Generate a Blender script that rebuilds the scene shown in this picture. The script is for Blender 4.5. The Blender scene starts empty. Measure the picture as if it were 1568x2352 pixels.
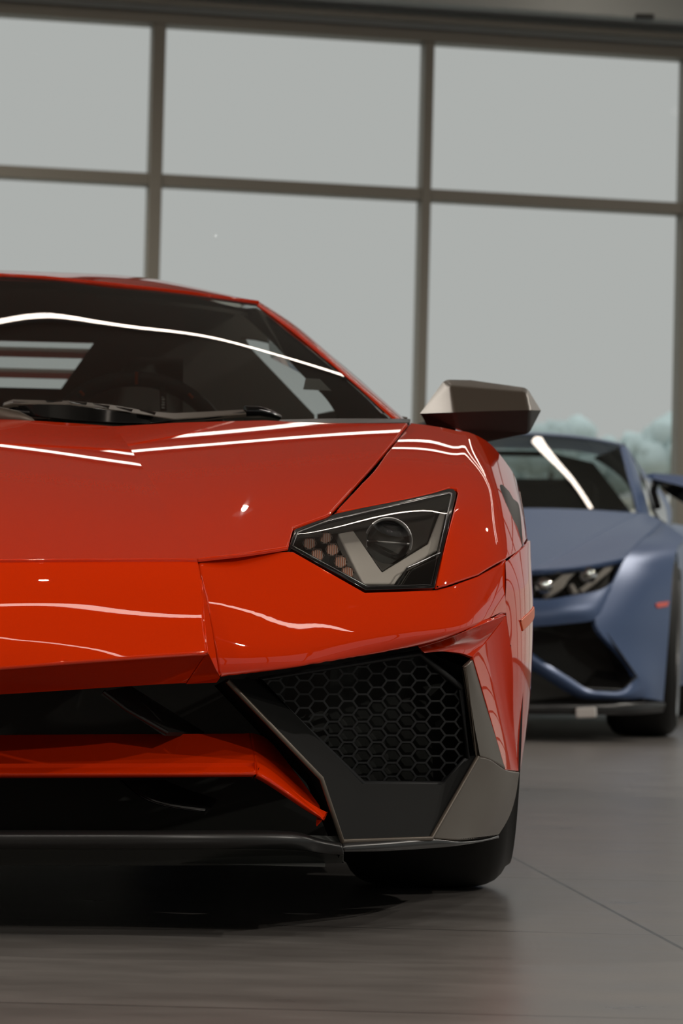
import bpy, bmesh, math, random
import numpy as np
from mathutils import Vector, Matrix
from mathutils.geometry import delaunay_2d_cdt
random.seed(4)
SC = bpy.context.scene
COL = SC.collection

# ------------------------------------------------------------------ camera
FPX = 7000.0
CAM = np.array([.73, -3.9, .423])
TH = math.atan(254/FPX); RO = .025
_F = np.array([0, math.cos(TH), math.sin(TH)])
_R0 = np.array([1., 0, 0]); _U0 = np.array([0, -math.sin(TH), math.cos(TH)])
_R = math.cos(RO)*_R0 + math.sin(RO)*_U0
_U = -math.sin(RO)*_R0 + math.cos(RO)*_U0
cd = bpy.data.cameras.new('camera'); cam = bpy.data.objects.new('camera', cd); COL.objects.link(cam)
cd.sensor_fit = 'VERTICAL'; cd.sensor_height = 36; cd.sensor_width = 24
cd.lens = 36*FPX/2352
cd.clip_start = .05; cd.clip_end = 600
cd.dof.use_dof = True; cd.dof.focus_distance = 4.22; cd.dof.aperture_fstop = 10.5
m4 = Matrix.Identity(4)
for i in range(3):
    m4[i][0] = _R[i]; m4[i][1] = _U[i]; m4[i][2] = -_F[i]; m4[i][3] = CAM[i]
cam.matrix_world = m4
SC.camera = cam

# ------------------------------------------------------------------ world, exposure
w = bpy.data.worlds.new('overcast_sky'); SC.world = w; w.use_nodes = True
bg = w.node_tree.nodes['Background']
bg.inputs[0].default_value = (.437, .445, .430, 1)
bg.inputs[1].default_value = 1.0                      # overcast: even at the horizon, three times brighter overhead
_nt = w.node_tree; _tc = _nt.nodes.new('ShaderNodeTexCoord'); _sx = _nt.nodes.new('ShaderNodeSeparateXYZ'); _mr = _nt.nodes.new('ShaderNodeMapRange')
_mr.inputs[1].default_value = .25; _mr.inputs[2].default_value = 1.0; _mr.inputs[3].default_value = 1.0; _mr.inputs[4].default_value = 3.0
_nt.links.new(_tc.outputs['Generated'], _sx.inputs[0]); _nt.links.new(_sx.outputs[2], _mr.inputs[0]); _nt.links.new(_mr.outputs[0], bg.inputs[1])
SC.view_settings.view_transform = 'Standard'; SC.view_settings.look = 'None'
SC.view_settings.exposure = 0.0; SC.view_settings.gamma = 1.0
SC.view_settings.use_curve_mapping = False
SC.cycles.use_denoising = True
SC.cycles.max_bounces = 10; SC.cycles.glossy_bounces = 6; SC.cycles.transparent_max_bounces = 24
SC.cycles.caustics_reflective = False; SC.cycles.caustics_refractive = False
STRIP_POWER = 9.0
SPOT_POWER = 64.0
DOWN_POWER = 430.0
CEIL_Z = 4.35

# ------------------------------------------------------------------ pixel -> point, splines
def ray(x, y): return _F + _R*(x-784)/FPX - _U*(y-1176)/FPX
def P(x, y, Y):
    d = ray(x, y); return CAM + d*(Y-CAM[1])/d[1]
def PC(y, Y):                       # a point of the red car's centre plane (X = 0) seen at height y
    d = ray(784-.73*FPX/(3.9+Y), y); p = CAM + d*(Y-CAM[1])/d[1]; p[0] = 0; return p
def PX(x, y, X):                    # a point on the plane X = const
    d = ray(x, y); return CAM + d*(X-CAM[0])/d[0]
def G(x, y, z=0):
    d = ray(x, y); return CAM + d*(z-CAM[2])/d[2]
def proj(p):
    q = np.asarray(p)-CAM; z = q@_F
    return 784+FPX*(q@_R)/z, 1176-FPX*(q@_U)/z
def nat_basis(n, t):
    """values of the n cardinal natural cubic splines (uniform knots on 0..1) at t"""
    t = np.clip(np.asarray(t, float), -.05, 1.05)
    if n == 1: return np.ones((len(t), 1))
    if n == 2: return np.stack([1-t, t], 1)
    I = np.eye(n); h = 1/(n-1)
    A = np.zeros((n, n)); B = np.zeros((n, n)); A[0, 0] = A[-1, -1] = 1
    for i in range(1, n-1):
        A[i, i-1:i+2] = [h/6, 4*h/6, h/6]
        B[i, i-1:i+2] = [1/h, -2/h, 1/h]
    M = np.linalg.solve(A, B)
    k = np.clip((t/h).astype(int), 0, n-2); a = (t-k*h)/h; b = 1-a
    return (b[:, None]*I[k] + a[:, None]*I[k+1]
            + ((b**3-b)*h*h/6)[:, None]*M[k] + ((a**3-a)*h*h/6)[:, None]*M[k+1])
def bspl_basis(n, t):
    """smooth clamped cubic B-spline basis"""
    k = min(3, n-1)
    kn = np.concatenate([np.zeros(k), np.linspace(0, 1, n-k+1), np.ones(k)])
    t = np.clip(np.asarray(t, float), 0, 1-1e-9)
    N = np.array([(t >= kn[i]) & (t < kn[i+1]) for i in range(len(kn)-1)], float)
    for d in range(1, k+1):
        M = []
        for i in range(len(N)-1):
            a = 0*t; 
            if kn[i+d] > kn[i]: a = a + (t-kn[i])/(kn[i+d]-kn[i])*N[i]
            if kn[i+d+1] > kn[i+1]: a = a + (kn[i+d+1]-t)/(kn[i+d+1]-kn[i+1])*N[i+1]
            M.append(a)
        N = np.array(M)
    return N.T
def curve(pts, n):
    R = np.array(pts, float); return nat_basis(len(R), np.linspace(0, 1, n))@R

class Patch:
    """a smooth surface through rows of control points; entries are (px, py, depth) or world arrays"""
    def __init__(s, rows, bu=nat_basis, bv=nat_basis):
        s.R = np.array([[p if isinstance(p, np.ndarray) else P(*p) for p in r] for r in rows])
        s.m, s.n = s.R.shape[:2]; s.bu = bu; s.bv = bv
        g = np.linspace(0, 1, 90); U, V = np.meshgrid(g, g); s.gu = U.ravel(); s.gv = V.ravel()
        s.gp = s.at(s.gu, s.gv); s.gx, s.gy = s.px(s.gp)
        q = s.gp.reshape(90, 90, 3)
        s.Lu = np.linalg.norm(np.diff(q, axis=1), axis=2).sum(1).mean()
        s.Lv = np.linalg.norm(np.diff(q, axis=0), axis=2).sum(0).mean()
    def px(s, p):
        q = p-CAM; z = q@_F
        return 784+FPX*(q@_R)/z, 1176-FPX*(q@_U)/z
    def at(s, u, v):
        u = np.atleast_1d(u); v = np.atleast_1d(v)
        return np.einsum('ki,kj,ijc->kc', s.bv(s.m, v), s.bu(s.n, u), s.R)
    def nrm(s, u, v):
        e = 1e-3; u = np.atleast_1d(u); v = np.atleast_1d(v)
        u0, u1 = np.clip(u-e, 0, 1), np.clip(u+e, 0, 1); v0, v1 = np.clip(v-e, 0, 1), np.clip(v+e, 0, 1)
        a = (s.at(u1, v)-s.at(u0, v)); b = (s.at(u, v1)-s.at(u, v0))
        n = np.cross(a, b); return n/np.maximum(np.linalg.norm(n, axis=1), 1e-12)[:, None]
    def inv(s, x, y):
        k = np.argmin((s.gx-x)**2+(s.gy-y)**2); u, v = s.gu[k], s.gv[k]
        for _ in range(8):
            e = 1e-4
            p = s.at([u, min(u+e, 1.04), u], [v, v, min(v+e, 1.04)]); X, Y = s.px(p)
            J = np.array([[X[1]-X[0], X[2]-X[0]], [Y[1]-Y[0], Y[2]-Y[0]]])/e
            try: d = np.linalg.lstsq(J, np.array([x-X[0], y-Y[0]]), rcond=1e-4)[0]
            except Exception: break
            d = np.clip(d, -.05, .05); u = min(max(u+d[0], 0), 1); v = min(max(v+d[1], 0), 1)
        return u, v
    def on(s, x, y, off=0):
        """the point of the surface seen at pixel x, y, moved out by off along the normal"""
        u, v = s.inv(x, y); n = s.nrm(u, v)[0]; p = s.at(u, v)[0]
        if n@(CAM-p) < 0: n = -n
        return p+n*off

# ------------------------------------------------------------------ materials
def mat(name, col, rough=.5, metal=0., coat=0., spec=.5, emit=None, es=0., coat_rough=.02, bump=None, noise=None):
    m = bpy.data.materials.new(name); m.use_nodes = True; nt = m.node_tree; b = nt.nodes['Principled BSDF']
    b.inputs['Base Color'].default_value = (*col, 1); b.inputs['Roughness'].default_value = rough
    b.inputs['Metallic'].default_value = metal; b.inputs['Coat Weight'].default_value = coat
    b.inputs['Coat Roughness'].default_value = coat_rough; b.inputs['Specular IOR Level'].default_value = spec
    if emit: b.inputs['Emission Color'].default_value = (*emit, 1); b.inputs['Emission Strength'].default_value = es
    if noise:                         # (scale, amount): slight mottling of the colour
        tc = nt.nodes.new('ShaderNodeTexCoord'); n = nt.nodes.new('ShaderNodeTexNoise'); n.inputs['Scale'].default_value = noise[0]
        n.inputs['Detail'].default_value = 6
        mx = nt.nodes.new('ShaderNodeMix'); mx.data_type = 'RGBA'
        mx.inputs[6].default_value = (*[c*(1-noise[1]) for c in col], 1); mx.inputs[7].default_value = (*[min(1, c*(1+noise[1])) for c in col], 1)
        nt.links.new(tc.outputs['Object'], n.inputs['Vector']); nt.links.new(n.outputs['Fac'], mx.inputs[0]); nt.links.new(mx.outputs[2], b.inputs['Base Color'])
    if bump:
        tc = nt.nodes.new('ShaderNodeTexCoord'); n = nt.nodes.new('ShaderNodeTexNoise'); n.inputs['Scale'].default_value = bump[0]
        bp = nt.nodes.new('ShaderNodeBump'); bp.inputs['Strength'].default_value = bump[1]; bp.inputs['Distance'].default_value = .002
        nt.links.new(tc.outputs['Object'], n.inputs['Vector']); nt.links.new(n.outputs['Fac'], bp.inputs['Height']); nt.links.new(bp.outputs[0], b.inputs['Normal'])
    return m
def paint(name, col, rough, metal, coat, flake=.0, coat_rough=.01, ior=1.5, spec=.0):
    m = mat(name, col, rough, metal, coat, coat_rough=coat_rough, spec=spec); nt = m.node_tree; b = nt.nodes['Principled BSDF']
    b.inputs['Coat IOR'].default_value = ior
    if flake:
        tc = nt.nodes.new('ShaderNodeTexCoord'); v = nt.nodes.new('ShaderNodeTexVoronoi'); v.inputs['Scale'].default_value = 1400
        mx = nt.nodes.new('ShaderNodeMix'); mx.data_type = 'RGBA'
        mx.inputs[6].default_value = (*[c*(1-flake) for c in col], 1); mx.inputs[7].default_value = (*[min(1, c*(1+flake)) for c in col], 1)
        nt.links.new(tc.outputs['Object'], v.inputs['Vector']); nt.links.new(v.outputs['Color'], mx.inputs[0])
        nt.links.new(mx.outputs[2], b.inputs['Base Color'])
    return m
def glass(name, tint, ior=1.5, rough=0.0, boost=1.0):
    """thin sheet: tinted see-through plus a Fresnel mirror reflection"""
    m = bpy.data.materials.new(name); m.use_nodes = True; nt = m.node_tree; nt.nodes.clear()
    o = nt.nodes.new('ShaderNodeOutputMaterial'); mx = nt.nodes.new('ShaderNodeMixShader'); t = nt.nodes.new('ShaderNodeBsdfTransparent')
    g = nt.nodes.new('ShaderNodeBsdfGlossy'); g.inputs['Roughness'].default_value = rough
    fr = nt.nodes.new('ShaderNodeFresnel'); fr.inputs['IOR'].default_value = ior
    t.inputs[0].default_value = (*tint, 1); g.inputs[0].default_value = (boost, boost, boost, 1)
    nt.links.new(fr.outputs[0], mx.inputs[0]); nt.links.new(t.outputs[0], mx.inputs[1]); nt.links.new(g.outputs[0], mx.inputs[2]); nt.links.new(mx.outputs[0], o.inputs[0])
    return m
RED = paint('orange_red_paint', (.66, .030, .0005), .45, .0, 1.0, .04)
BLUE = paint('matte_blue_paint', (.052, .100, .225), .42, .25, .45, 0, .38, spec=.6)
SATIN = mat('satin_black_plastic', (.012, .012, .012), .33, 0, .0, spec=.5)
BRONZE = mat('satin_dark_bronze', (.115, .095, .075), .40, .5, 0)
MATTEBLK = mat('matte_black_plastic', (.028, .030, .028), .6, spec=.3)
GLOSSBLK = mat('gloss_black', (.006, .006, .006), .08, spec=.6)
MESHBLK = mat('grille_black', (.014, .015, .016), .5, spec=.3)
INBLK = mat('shaded_duct_black', (.0065, .0068, .0065), .7, spec=.12)  # shade of the intake recess put into a blacker frame colour
RUBBER = mat('tyre_rubber', (.018, .0185, .018), .6, spec=.3)
RIMMET = mat('rim_silver', (.35, .35, .36), .25, 1.0)
DARKMET = mat('dark_rim', (.05, .05, .052), .3, .9)
CHROME = mat('chrome', (.75, .75, .76), .08, 1.0)
CABINGREY = mat('cabin_grey', (.30, .29, .26), .8)
CABIN = mat('cabin_charcoal', (.19, .18, .16), .75, spec=.2)
CABIN2 = mat('cabin_trim', (.018, .017, .016), .7, spec=.2)
ORANGE = mat('orange_mark', (.75, .10, .02), .5)
AMBER = mat('amber_marker', (.72, .13, .03), .4)
REDMARK = mat('red_marker', (.75, .06, .02), .25, coat=.6)
DRL = mat('light_guide_white', (.62, .58, .53), .42, coat=.3)
LED = mat('led_reflector', (.95, .80, .70), .5)
RIBM = mat('led_rib_orange', (.85, .30, .14), .5)
WINDSHIELD = glass('windshield_glass', (.66, .70, .68), 1.9)
DARKGLASS = glass('dark_windshield_glass', (.50, .54, .53), 2.1)
LENS = glass('clear_lens', (.95, .95, .94), 1.6)
PANE = glass('window_pane_glass', (.97, .98, .98), 1.03)
PROJGLASS = mat('projector_glass', (1, 1, 1), .0); PROJGLASS.node_tree.nodes['Principled BSDF'].inputs['Transmission Weight'].default_value = 1.0
FRAME = mat('mullion_paint', (.21, .198, .165), .5)
WALLP = mat('wall_paint', (.62, .60, .56), .8, noise=(1.5, .04))
CEILP = mat('ceiling_paint', (.30, .285, .25), .85, noise=(.8, .05))
SOFFIT = mat('soffit_paint', (.40, .43, .415), .7)
LAMPGREY = mat('lamp_housing_grey', (.055, .052, .046), .5)
WHITE = mat('white_plastic', (.75, .74, .72), .45)
STICK = mat('sticker_paper', (.93, .93, .90), .7)
INK = mat('print_ink', (.10, .10, .10), .7)
DIFF = mat('light_diffuser', (.8, .8, .8), .5, emit=(1.0, .86, .74), es=STRIP_POWER)
HOUSING = mat('fixture_metal', (.30, .30, .29), .5)

# ------------------------------------------------------------------ object helpers
def tag(o, label, cat, group=None, kind=None):
    if label: o['label'] = label
    if cat: o['category'] = cat
    if group: o['group'] = group
    if kind: o['kind'] = kind
    return o
def thing(name, label, cat, loc=(0, 0, 0), group=None):
    o = bpy.data.objects.new(name, None); COL.objects.link(o); o.location = loc; o.empty_display_size = .2
    return tag(o, label, cat, group)
def link(name, me, m, parent=None):
    o = bpy.data.objects.new(name, me); COL.objects.link(o)
    if m and not me.materials: me.materials.append(m)
    if parent:
        o.parent = parent
        if parent.type == 'EMPTY': o.matrix_parent_inverse = Matrix.Translation(parent.location).inverted()
    return o
def mesh_from(name, V, F, m, parent=None, smooth=True, angle=None):
    me = bpy.data.meshes.new(name); me.from_pydata([tuple(map(float, v)) for v in V], [], [tuple(map(int, f)) for f in F]); me.update()
    me.polygons.foreach_set('use_smooth', [smooth]*len(me.polygons))
    if angle: me.set_sharp_from_angle(angle=math.radians(angle))
    return link(name, me, m, parent)
def pip(pts, poly):
    x, y = pts[:, 0], pts[:, 1]; ins = np.zeros(len(pts), bool); n = len(poly)
    for i in range(n):
        x0, y0 = poly[i]; x1, y1 = poly[(i+1) % n]
        c = (y0 > y) != (y1 > y)
        with np.errstate(divide='ignore', invalid='ignore'):
            ins ^= c & (x < (x1-x0)*(y-y0)/(y1-y0+1e-30)+x0)
    return ins
def seg_dist(pts, poly):
    d = np.full(len(pts), 1e9); n = len(poly)
    for i in range(n):
        a = poly[i]; b = poly[(i+1) % n]; ab = b-a; L = ab@ab+1e-30
        t = np.clip(((pts-a)@ab)/L, 0, 1); d = np.minimum(d, np.linalg.norm(pts-a-t[:, None]*ab, axis=1))
    return d
def px_loop(poly, step=10):
    out = []
    for i in range(len(poly)):
        a = np.array(poly[i], float); b = np.array(poly[(i+1) % len(poly)], float); k = max(1, int(np.linalg.norm(b-a)/step))
        out += [a+(b-a)*j/k for j in range(k)]
    return out
def panel(name, pat, m, parent, outline=None, holes=(), step=.016, r=.0025, depth=.005, off=0., join=False, nokeep=None, flip=False, push=0.):
    """a trimmed sheet of a patch with rounded, turned-in edges; join = also its mirror half across the centre plane"""
    S = np.array([pat.Lu, pat.Lv])
    if outline is None:
        nu = max(4, int(pat.Lu/step)); nv = max(4, int(pat.Lv/step))
        L = [(i/nu, 0) for i in range(nu)]+[(1, i/nv) for i in range(nv)]+[(1-i/nu, 1) for i in range(nu)]+[(0, 1-i/nv) for i in range(nv)]
        loops = [np.array(L)*S]
    else:
        loops = [np.array([pat.inv(x, y) for x, y in px_loop(outline)])*S]
    for h in holes: loops.append(np.array([pat.inv(x, y) for x, y in px_loop(h)])*S)
    for i, l in enumerate(loops):
        keep = [0]
        for k in range(1, len(l)):
            if np.linalg.norm(l[k]-l[keep[-1]]) > 2e-4: keep.append(k)
        l = l[keep]
        ar = np.sum(l[:, 0]*np.roll(l[:, 1], -1)-l[:, 1]*np.roll(l[:, 0], -1))
        if (ar > 0) != (i == 0): l = l[::-1]
        loops[i] = l
    nu = max(3, int(pat.Lu/step)); nv = max(3, int(pat.Lv/step))
    gu, gv = np.meshgrid((np.arange(nu)+.5)/nu, (np.arange(nv)+.5)/nv)
    g = np.stack([gu.ravel(), gv.ravel()], 1)*S
    ok = pip(g, loops[0])
    for h in loops[1:]: ok &= ~pip(g, h)
    for l in loops: ok &= seg_dist(g, l) > max(1.6*r, step*.45)
    g = g[ok]
    pts = [tuple(p) for l in loops for p in l]; edges = []; s0 = 0
    for l in loops:
        k = len(l); edges += [(s0+i, s0+(i+1) % k) for i in range(k)]; s0 += k
    nb = len(pts); pts += [tuple(p) for p in g]
    vs, es, fs, ov, oe, of = delaunay_2d_cdt([Vector(p) for p in pts], edges, [], 0, 1e-7)
    vs = np.array([tuple(v) for v in vs]); inv = {}
    for i, o in enumerate(ov):
        for j in o: inv[j] = i
    fs = [f for f in fs]
    T = np.array([list(f) for f in fs]); cen = vs[T].mean(1)
    ok = pip(cen, loops[0])
    for h in loops[1:]: ok &= ~pip(cen, h)
    T = T[ok]; uv = vs/S
    uu, vv = np.clip(uv[:, 0], 0, 1), np.clip(uv[:, 1], 0, 1)
    Pt = pat.at(uu, vv); Nn = pat.nrm(uu, vv)
    sgn = 1. if np.sum(np.einsum('ij,ij->i', Nn, CAM-Pt)) > 0 else -1.
    if flip: sgn = -sgn
    Nn_uv = Nn.copy(); Nn = Nn*sgn; Pt = Pt+Nn*off+np.array([0, push, 0])
    V = [p for p in Pt]; N = [n for n in Nn]; F = [tuple(t) if sgn > 0 else tuple(t[::-1]) for t in T]
    s0 = 0
    for l in loops:
        k = len(l); ids = [inv[s0+i] for i in range(k)]; s0 += k
        ids = [a for i, a in enumerate(ids) if a != ids[i-1]]; k = len(ids)
        base = Pt[ids].copy(); nn = Nn[ids]
        tg = np.roll(base, -1, 0)-np.roll(base, 1, 0); tg /= np.maximum(np.linalg.norm(tg, axis=1), 1e-9)[:, None]
        o = np.cross(tg, Nn_uv[ids]); o /= np.maximum(np.linalg.norm(o, axis=1), 1e-9)[:, None]
        free = ~(join & (np.abs(base[:, 0]) < 1e-4))
        if nokeep: free &= ~np.array([bool(nokeep(*proj(b_))) for b_ in base])
        prev = ids
        ring0 = base-o*r*free[:, None]
        for j, a in enumerate(ids): V[a] = ring0[j]
        for phi in (30, 60, 90, None):
            if phi is None: q = ring0+o*r-nn*max(depth, r*1.2); qn = o
            else:
                ph = math.radians(phi); q = ring0+o*r*math.sin(ph)-nn*r*(1-math.cos(ph)); qn = nn*math.cos(ph)+o*math.sin(ph)
            st = len(V); V += [x for x in q]; N += [x for x in qn]
            for j in range(k):
                j2 = (j+1) % k
                if not (free[j] or free[j2]): continue
                f = (prev[j2], prev[j], st+j, st+j2) if True else ()
                F.append(f if sgn > 0 else f[::-1])
            prev = [st+j for j in range(k)]
    V = np.array(V); N = np.array(N)
    if join:
        k = len(V); V2 = V*np.array([-1, 1, 1]); N2 = N*np.array([-1, 1, 1])
        c = np.abs(V[:, 0]) < 1e-4
        N[c, 0] = 0
        mp = np.where(c, np.arange(k), np.arange(k)+k)
        F += [tuple(int(mp[a]) for a in f[::-1]) for f in F]
        V = np.concatenate([V, V2]); N = np.concatenate([N, N2])
    used = sorted({int(a) for f in F for a in f}); rm = {a: i for i, a in enumerate(used)}
    V = V[used]; N = N[used]; F = [tuple(rm[int(a)] for a in f) for f in F]
    me = bpy.data.meshes.new(name); me.from_pydata([tuple(v) for v in V], [], F); me.update()
    me.polygons.foreach_set('use_smooth', [True]*len(me.polygons))
    N = N/np.maximum(np.linalg.norm(N, axis=1), 1e-9)[:, None]
    me.normals_split_custom_set_from_vertices([tuple(n) for n in N])
    return link(name, me, m, parent)
def poly(name, V, F, m, parent=None, bevel=.004, seg=3, thick=0., smooth=True, angle=35, join=False, sub=0, both=False):
    """a faceted body from points and faces, its edges rounded"""
    V = [v if isinstance(v, np.ndarray) else P(*v) for v in V]
    bm = bmesh.new(); vs = [bm.verts.new(tuple(v)) for v in V]
    for f in F:
        try: bm.faces.new([vs[i] for i in f])
        except ValueError: pass
    if join:
        g = bmesh.ops.duplicate(bm, geom=bm.verts[:]+bm.edges[:]+bm.faces[:])
        nv = [x for x in g['geom'] if isinstance(x, bmesh.types.BMVert)]
        for v in nv: v.co.x = -v.co.x
        bmesh.ops.remove_doubles(bm, verts=bm.verts, dist=1e-4)
    bmesh.ops.recalc_face_normals(bm, faces=bm.faces)
    if sum((Vector(CAM)-f.calc_center_median()).dot(f.normal)*f.calc_area() for f in bm.faces) < 0 and any(e.is_boundary for e in bm.edges):
        bmesh.ops.reverse_faces(bm, faces=bm.faces)
    me = bpy.data.meshes.new(name); bm.to_mesh(me); bm.free()
    me.polygons.foreach_set('use_smooth', [smooth and bevel > 0]*len(me.polygons))
    o = link(name, me, m, parent)
    if thick:
        md = o.modifiers.new('thickness', 'SOLIDIFY'); md.thickness = thick; md.offset = -1
    if bevel:
        md = o.modifiers.new('edges', 'BEVEL'); md.width = bevel; md.segments = seg; md.limit_method = 'ANGLE'; md.angle_limit = math.radians(18); md.harden_normals = True
    if sub:
        md = o.modifiers.new('soften', 'SUBSURF'); md.levels = sub; md.render_levels = sub
    return o
def prism(name, front, dvec, m, parent=None, bevel=.003, seg=2, **k):
    n = len(front); A = [v if isinstance(v, np.ndarray) else P(*v) for v in front]; d = np.array(dvec, float)
    V = A+[a+d for a in A]
    F = [list(range(n)), list(range(2*n-1, n-1, -1))]+[[i, i+n, (i+1) % n+n, (i+1) % n] for i in range(n)]
    return poly(name, V, F, m, parent, bevel, seg, **k)
def box(name, lo, hi, m, parent=None, bevel=.004, rot=0, piv=None):
    lo = np.array(lo, float); hi = np.array(hi, float)
    V = [np.array([(lo, hi)[i & 1][0], (lo, hi)[i >> 1 & 1][1], (lo, hi)[i >> 2 & 1][2]]) for i in range(8)]
    if rot:
        c, s = math.cos(rot), math.sin(rot); pv = np.array(piv if piv is not None else (lo+hi)/2)
        V = [pv+np.array([(v-pv)[0]*c-(v-pv)[1]*s, (v-pv)[0]*s+(v-pv)[1]*c, (v-pv)[2]]) for v in V]
    F = [[0, 2, 3, 1], [4, 5, 7, 6], [0, 1, 5, 4], [2, 6, 7, 3], [0, 4, 6, 2], [1, 3, 7, 5]]
    return poly(name, V, F, m, parent, bevel, 2)
def tube(name, pts, rad, m, parent=None, seg=10, closed=False):
    pts = [np.array(p if isinstance(p, np.ndarray) else P(*p)) for p in pts]; n = len(pts)
    rad = [rad]*n if np.isscalar(rad) else rad
    V = []; F = []; up = np.array([0, 0, 1.])
    for i in range(n):
        t = pts[(i+1) % n if closed else min(i+1, n-1)]-pts[i-1 if closed else max(i-1, 0)]; t /= np.linalg.norm(t)+1e-12
        a = np.cross(t, up)
        if np.linalg.norm(a) < .1: a = np.cross(t, [1, 0, 0])
        a /= np.linalg.norm(a); b = np.cross(t, a)
        V += [pts[i]+rad[i]*(math.cos(2*math.pi*k/seg)*a+math.sin(2*math.pi*k/seg)*b) for k in range(seg)]
    for i in range(n if closed else n-1):
        j = (i+1) % n
        F += [[i*seg+k, i*seg+(k+1) % seg, j*seg+(k+1) % seg, j*seg+k] for k in range(seg)]
    if not closed: F += [list(range(seg))[::-1], [(n-1)*seg+k for k in range(seg)]]
    return mesh_from(name, V, F, m, parent, True, 50)
def lathe(name, prof, c, ax, m, parent=None, seg=64, angle=40):
    """prof: (along axis, radius); c a point of the axis, ax its direction"""
    ax = np.array(ax, float); ax /= np.linalg.norm(ax); a = np.cross(ax, [0, 0, 1.])
    if np.linalg.norm(a) < .1: a = np.cross(ax, [1., 0, 0])
    a /= np.linalg.norm(a); b = np.cross(ax, a); c = np.array(c, float); V = []; F = []
    for t, r in prof:
        V += [c+ax*t+r*(math.cos(2*math.pi*k/seg)*a+math.sin(2*math.pi*k/seg)*b) for k in range(seg)]
    for i in range(len(prof)-1):
        F += [[i*seg+k, i*seg+(k+1) % seg, (i+1)*seg+(k+1) % seg, (i+1)*seg+k] for k in range(seg)]
    if prof[0][1] < 1e-4 or True: F.append(list(range(seg))[::-1]); F.append([(len(prof)-1)*seg+k for k in range(seg)])
    return mesh_from(name, V, F, m, parent, True, angle)
def mirror_tree(o, R, parent=None):
    """a mirrored twin of a part and of its own pieces; R maps points to their mirror image"""
    me = o.data.copy(); n = len(me.vertices); co = np.empty(n*3); me.vertices.foreach_get('co', co); co = co.reshape(-1, 3)
    cn = None
    if me.has_custom_normals:
        cn = np.array([tuple(c.vector) for c in me.corner_normals]); li = np.array([l.vertex_index for l in me.loops]); vn = np.zeros((n, 3)); vn[li] = cn
    mc = R(co); me.vertices.foreach_set('co', mc.ravel()); me.flip_normals()
    if cn is not None:
        z = R(np.zeros((1, 3)))[0]; v2 = R(vn)-z
        me.normals_split_custom_set_from_vertices([tuple(v) for v in v2])
    c = o.copy(); c.data = me; COL.objects.link(c); c.parent = parent or o.parent; c.matrix_parent_inverse = o.matrix_parent_inverse.copy()
    for ch in list(o.children): mirror_tree(ch, R, c)
    return c
def RX(v): return v*np.array([-1, 1, 1])

# ------------------------------------------------------------------ the showroom
X0, X1, YF = -11., 13., -10.5
WA = math.radians(12.0); WC = np.array([.73, 13.1, 0]); WD = np.array([math.cos(WA), math.sin(WA), 0]); WN = np.array([math.sin(WA), -math.cos(WA), 0])
def WP(t, z, out=0.): return WC+WD*t+np.array([0, 0, z])-WN*out          # along the window wall; out = towards the outside
def wbox(name, t0, t1, z0, z1, o0, o1, m, parent=None, bevel=.006):
    V = [WP((t0, t1)[i & 1], (z0, z1)[i >> 2 & 1], (o0, o1)[i >> 1 & 1]) for i in range(8)]
    return poly(name, V, [[0, 2, 3, 1], [4, 5, 7, 6], [0, 1, 5, 4], [2, 6, 7, 3], [0, 4, 6, 2], [1, 3, 7, 5]], m, parent, bevel, 2)
def floor_mat():
    m = bpy.data.materials.new('large_floor_tiles'); m.use_nodes = True; nt = m.node_tree; N = nt.nodes; L = nt.links; b = N['Principled BSDF']
    tc = N.new('ShaderNodeTexCoord'); sp = N.new('ShaderNodeSeparateXYZ'); L.new(tc.outputs['Object'], sp.inputs[0])
    def mth(op, a, b_=None, c=None):
        n = N.new('ShaderNodeMath'); n.operation = op
        for i, v in enumerate((a, b_, c)):
            if v is None: continue
            if isinstance(v, (int, float)): n.inputs[i].default_value = v
            else: L.new(v, n.inputs[i])
        return n.outputs[0]
    y = mth('SUBTRACT', sp.outputs[1], .355); fy = mth('PINGPONG', y, .457); gy = mth('LESS_THAN', fy, .0022)
    x = mth('SUBTRACT', mth('MULTIPLY_ADD', sp.outputs[1], .09, sp.outputs[0]), 1.215); fx = mth('PINGPONG', x, .914); gx = mth('LESS_THAN', fx, .0034)
    g = mth('MAXIMUM', gy, gx)
    mp = N.new('ShaderNodeMapping'); mp.inputs['Scale'].default_value = (1.6, 4.5, 1); L.new(tc.outputs['Object'], mp.inputs[0])
    n1 = N.new('ShaderNodeTexNoise'); n1.inputs['Scale'].default_value = 2.2; n1.inputs['Detail'].default_value = 8; n1.inputs['Roughness'].default_value = .6; L.new(mp.outputs[0], n1.inputs['Vector'])
    cr = N.new('ShaderNodeValToRGB'); L.new(n1.outputs['Fac'], cr.inputs[0])
    cr.color_ramp.elements[0].position = .3; cr.color_ramp.elements[0].color = (.120, .110, .103, 1)
    cr.color_ramp.elements[1].position = .72; cr.color_ramp.elements[1].color = (.178, .166, .156, 1)
    mx = N.new('ShaderNodeMix'); mx.data_type = 'RGBA'; L.new(g, mx.inputs[0]); L.new(cr.outputs[0], mx.inputs[6]); mx.inputs[7].default_value = (.02, .019, .018, 1)
    L.new(mx.outputs[2], b.inputs['Base Color'])
    rr = N.new('ShaderNodeMapRange'); L.new(n1.outputs['Fac'], rr.inputs[0]); rr.inputs[1].default_value = .3; rr.inputs[2].default_value = .7; rr.inputs[3].default_value = .27; rr.inputs[4].default_value = .35
    L.new(rr.outputs[0], b.inputs['Roughness']); b.inputs['Specular IOR Level'].default_value = 1.0
    return m
FLOORM = floor_mat()
def struct(o): o['kind'] = 'structure'; return o
FP = [(X0-.2, YF-.2), (X1+.2, YF-.2), (X1+.2, 13.25+(X1+.2-.73)*math.tan(WA)), (X0-.2, 13.25+(X0-.2-.73)*math.tan(WA))]
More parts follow.
